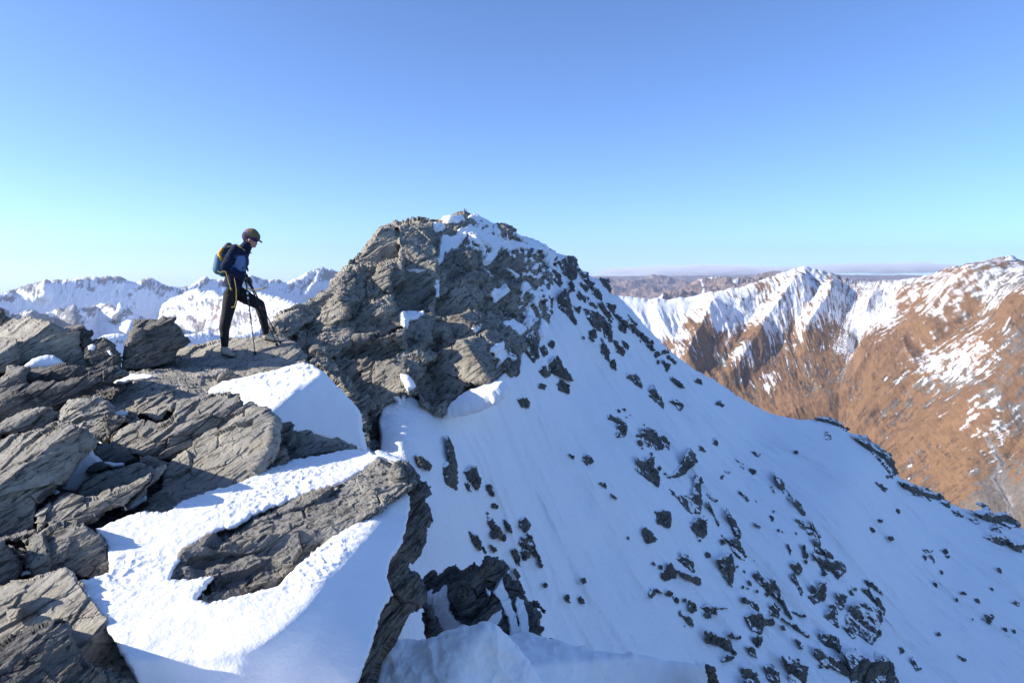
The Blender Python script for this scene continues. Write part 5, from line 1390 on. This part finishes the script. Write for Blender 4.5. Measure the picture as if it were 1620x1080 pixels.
capo = build('cap', [(J(395, 372.5), .096, J(400, 373), .090), (J(396.5, 370.2), .083, J(399, 370.2), .080), (J(394, 374.2), .094, J(402, 374.6), .083)], CAPM, person, .008, 3, cap_cols)
br = build('brim', [(J(404, 376, -.045), .013, J(413, 382.8, -.03), .011), (J(404, 376, .045), .013, J(413, 382.8, .03), .011), (J(404, 375.6, 0), .014, J(414, 383.2, 0), .011), (J(404, 375.8, -.025), .014, J(413.6, 383.1, -.016), .011), (J(404, 375.8, .025), .014, J(413.6, 383.1, .016), .011), (J(412.6, 382.5, -.03), .011, J(412.6, 382.5, .03), .011),
                    (J(409, 378.3, -.035), .013, J(409, 378.3, .035), .012)], plain('brown_brim', (.12, .085, .055), .8), person, .005, 1)
br.parent = capo
for sgn in (-1, 1):
    build('eye', [(J(404.4, 379.9, sgn * .032), .0085, J(404.5, 379.9, sgn * .032), .0085)], plain('eye_dark', (.03, .02, .015), .2), person, .003, 0)


def fist(center, axis, back, side):
    """gloved hand: palm, four bent fingers of different length closed round a grip, thumb across the side"""
    ax = np.array(axis, float) / np.linalg.norm(axis); bk = np.array(back, float); bk -= ax * (bk @ ax); bk /= np.linalg.norm(bk); sd = np.cross(ax, bk) * side
    c = np.array(center, float); caps = []
    caps.append((c - bk * .030 + ax * .032, .020, c - bk * .030 - ax * .032, .018)); caps.append((c - bk * .032 + sd * .015, .022, c - bk * .038 - sd * .010, .022))
    for i, (o, ln) in enumerate(((.033, .95), (.011, 1.06), (-.011, 1.0), (-.032, .8))):
        b0 = c - bk * .024 + sd * .026 + ax * o
        b1 = c + bk * .012 * ln + sd * .030 + ax * o * 1.02
        b2 = c + bk * .030 * ln + sd * .006 + ax * o
        b3 = c + bk * .022 * ln - sd * .016 * ln + ax * o * .98
        caps += [(b0, .0105, b1, .0098), (b1, .0098, b2, .0092), (b2, .0092, b3, .0082)]
    t0 = c - bk * .034 + ax * .036 - sd * .012; t1 = c - bk * .006 + ax * .056 - sd * .024; t2 = c + bk * .020 + ax * .046 - sd * .018
    caps += [(t0, .0125, t1, .0105), (t1, .0105, t2, .009)]
    return caps


handR, handL = J(388.5, 440, -.13), J(394, 443.5, .05)
poleA_tip, poleB_tip, poleC_tip = J(404.5, 566.5, -.16), J(447, 549, d1 - DH - .12), J(441.5, 552.5, d1 - DH - .2)
axA = (poleA_tip - handR); axA /= np.linalg.norm(axA); axB = (poleB_tip - handL); axB /= np.linalg.norm(axB)
build('glove', fist(handR, -axA, handR - wrR, 1) + [(handR - np.array([.03, 0, -.005]), .03, wrR + (handR - wrR) * .35, .032)], GLOVE, person, .0055, 2)
build('glove', fist(handL, -axB, handL - wrL, 1) + [(handL - np.array([.03, 0, -.005]), .03, wrL + (handL - wrL) * .35, .032)], GLOVE, person, .0055, 2)


def tubes(name, caps, mat, parent):
    Vs, Ts, o = [], [], 0
    for c in caps:
        V, T_ = capsule(*c, n=10, m=3); Vs.append(V); Ts.append(T_ + o); o += len(V)
    return mesh_obj(name, np.concatenate(Vs), np.concatenate(Ts), mat, parent, True)


def pole(top, tip, label, bands):
    ax = tip - top; L = np.linalg.norm(ax); ax /= L
    r = empty('trekking_pole', tip)
    tag(r, label, 'trekking pole', 'trekking poles the hiker leans on')
    g = tubes('grip', [(top - ax * .07, .019, top - ax * .02, .015), (top - ax * .02, .016, top + ax * .075, .0145)], BLACK, r)
    tubes('shaft', [(top + ax * .07, .0095, top + ax * L * .5, .009), (top + ax * L * .48, .0075, tip - ax * .05, .006)], POLE, r)
    tubes('joint', [(top + ax * (L * .47), .0125, top + ax * (L * .50), .0125)], POLE, r)
    for t, m in bands: tubes('band', [(top + ax * L * t, .0108, top + ax * (L * t + .018), .0108)], m, r)
    tubes('basket', [(tip - ax * .075, .022, tip - ax * .070, .018), (tip - ax * .085, .011, tip - ax * .05, .009)], BLACK, r)
    tubes('tip', [(tip - ax * .05, .006, tip, .003)], STEEL, r)
    q = [top - ax * .06, top - ax * .03 + np.array([.03, -.03, -.02]), top + ax * .05 + np.array([.022, -.025, -.03]), top - ax * .01 + np.array([-.005, -.02, 0])]
    tubes('wrist_strap', [(q[i], .005, q[i + 1], .005) for i in range(3)], BLACK, r)


pole(handR, poleA_tip, 'black trekking pole planted steeply between the hiker’s feet'.replace('’', "'"), [(.18, WHT), (.24, WHT), (.42, WHT), (.60, WHT)])
pole(handL, poleB_tip, 'black trekking pole reaching farthest forward beyond the front foot', [(.34, REDM), (.42, REDM)])
pole(handL + np.array([.0, -.035, -.005]), poleC_tip, 'thinner black pole held just behind the farthest forward pole', [(.38, REDM)])

# backpack
pk = empty('backpack', J(352, 430, 0))
tag(pk, 'small teal backpack with yellow straps worn by the hiker', 'backpack')
build('pack_body', [(J(345.5, 426, -.06), .075, J(345.5, 426, .06), .075), (J(346, 425, -.07), .082, J(348.5, 408, -.07), .075), (J(346, 425, .07), .082, J(348.5, 408, .07), .075), (J(353, 430, -.06), .07, J(357, 408, -.05), .085), (J(353, 430, .06), .07, J(357, 408, .05), .085), (J(348.5, 408, -.06), .075, J(348.5, 408, .06), .075)], TEAL, pk, .011, 4)
build('pack_lid', [(J(355, 399, -.07), .062, J(362, 389.5, -.06), .052), (J(355, 399, .07), .062, J(362, 389.5, .06), .052), (J(354, 399, -.07), .062, J(354, 399, .07), .062), (J(362, 389.5, -.06), .052, J(362, 389.5, .06), .052)], plain('navy_pack_cloth', (.02, .03, .06), .75), pk, .011, 3)
build('side_pocket', [(J(347, 402, -.125), .028, J(352, 394, -.12), .022), (J(348, 404, -.13), .030, J(351, 410, -.135), .026)], ORG, pk, .008, 2)
tubes('bungee_cord', [(J(345, 400, -.13), .006, J(348, 410, -.155), .006), (J(348, 410, -.155), .006, J(352, 401, -.155), .006), (J(352, 401, -.155), .006, J(345, 407, -.15), .006)], BLACK, pk)
tubes('side_strap', [(J(340, 425, -.12), .007, J(348, 431, -.15), .007), (J(348, 431, -.15), .007, J(360, 428, -.16), .007)], YEL, pk)
tubes('shoulder_strap', [(J(362, 391, -.10), .022, J(372, 388.5, -.11), .022), (J(372, 388.5, -.11), .022, J(384, 395, -.12), .02), (J(384, 395, -.12), .02, J(389, 408, -.12), .018), (J(389, 408, -.12), .018, J(384, 424, -.13), .014)], BLACK, pk)
tubes('shoulder_strap', [(J(364, 391, .10), .022, J(374, 388.5, .11), .022), (J(374, 388.5, .11), .022, J(386, 395, .12), .02), (J(386, 395, .12), .02, J(391, 410, .11), .018)], BLACK, pk)
tubes('strap_trim', [(J(376, 387.5, -.125), .008, J(387, 396, -.135), .008)], YEL, pk)
tubes('chest_strap', [(J(388, 413, -.13), .010, J(393, 418, -.03), .010), (J(393, 418, -.03), .010, J(391, 413, .1), .010)], YEL, pk)
tubes('hip_belt', [(J(356, 431, -.13), .016, J(372, 434, -.15), .014), (J(372, 434, -.15), .014, J(386, 433, -.06), .012)], BLACK, pk)
tubes('loose_strap', [(J(357, 428, -.16), .007, J(361, 443, -.17), .0075), (J(361, 443, -.17), .0075, J(365, 456, -.17), .007), (J(365, 456, -.17), .014, J(366, 458, -.17), .014)], YEL, pk)
tubes('loose_strap', [(J(371, 440, -.16), .0055, J(374, 458, -.18), .0055), (J(374, 458, -.18), .0055, J(374, 476, -.19), .006), (J(374, 476, -.19), .0065, J(371, 485.5, -.19), .0065), (J(371, 485.5, -.19), .009, J(367, 486, -.19), .008)], YEL, pk)
tubes('loose_strap', [(J(388, 456, -.1), .008, J(402, 458.5, -.14), .008), (J(402, 458.5, -.14), .008, J(414, 457, -.15), .009), (J(414, 457, -.15), .011, J(421, 454.5, -.16), .010)], YEL, pk)
tubes('drink_hose', [(J(390, 398, -.11), .006, J(396, 400, -.09), .006), (J(396, 400, -.09), .008, J(397.5, 400, -.09), .008)], BLACK, pk)
tubes('buckle', [(J(391, 424, -.06), .014, J(392, 428, -.05), .012)], GLOVE, pk)
print('person', time.time() - T00)

# ================================================================== light, sky, camera
w = bpy.data.worlds.new('World'); scene.world = w; w.use_nodes = True
nt = w.node_tree; nt.nodes.clear()
wo = nt.nodes.new('ShaderNodeOutputWorld'); bg = nt.nodes.new('ShaderNodeBackground'); sky = nt.nodes.new('ShaderNodeTexSky')
sky.sky_type = 'NISHITA'; sky.sun_disc = False; sky.sun_elevation = SUN_EL; sky.sun_rotation = -SUN_AZ
sky.altitude = 1500; sky.air_density = .62; sky.dust_density = 1.2; sky.ozone_density = 5.4
bg.inputs['Strength'].default_value = .15
nt.links.new(sky.outputs[0], bg.inputs[0]); nt.links.new(bg.outputs[0], wo.inputs[0])
sl = bpy.data.lights.new('sun', 'SUN'); sl.energy = 4.3; sl.angle = math.radians(.5); sl.color = (1, .93, .82)
so = bpy.data.objects.new('sun', sl); COL.objects.link(so)
so.rotation_euler = Vector(tuple(-SUN)).to_track_quat('-Z', 'Y').to_euler()
so.location = (0, 0, 60)

cd = bpy.data.cameras.new('camera'); cd.lens = 24; cd.sensor_width = 36; cd.clip_start = .05; cd.clip_end = 200000
co = bpy.data.objects.new('camera', cd); COL.objects.link(co)
co.location = (0, 0, 0); co.rotation_euler = (math.pi / 2 - TH, 0, 0)
scene.camera = co
scene.view_settings.view_transform = 'Standard'; scene.view_settings.look = 'None'; scene.view_settings.exposure = 1.02; scene.view_settings.gamma = 1
c = scene.cycles
c.use_denoising = True; c.max_bounces = 6; c.diffuse_bounces = 4; c.glossy_bounces = 2; c.transmission_bounces = 2; c.volume_bounces = 3; c.caustics_reflective = False; c.caustics_refractive = False
c.use_adaptive_sampling = True; c.adaptive_threshold = .01
print('total', time.time() - T00)
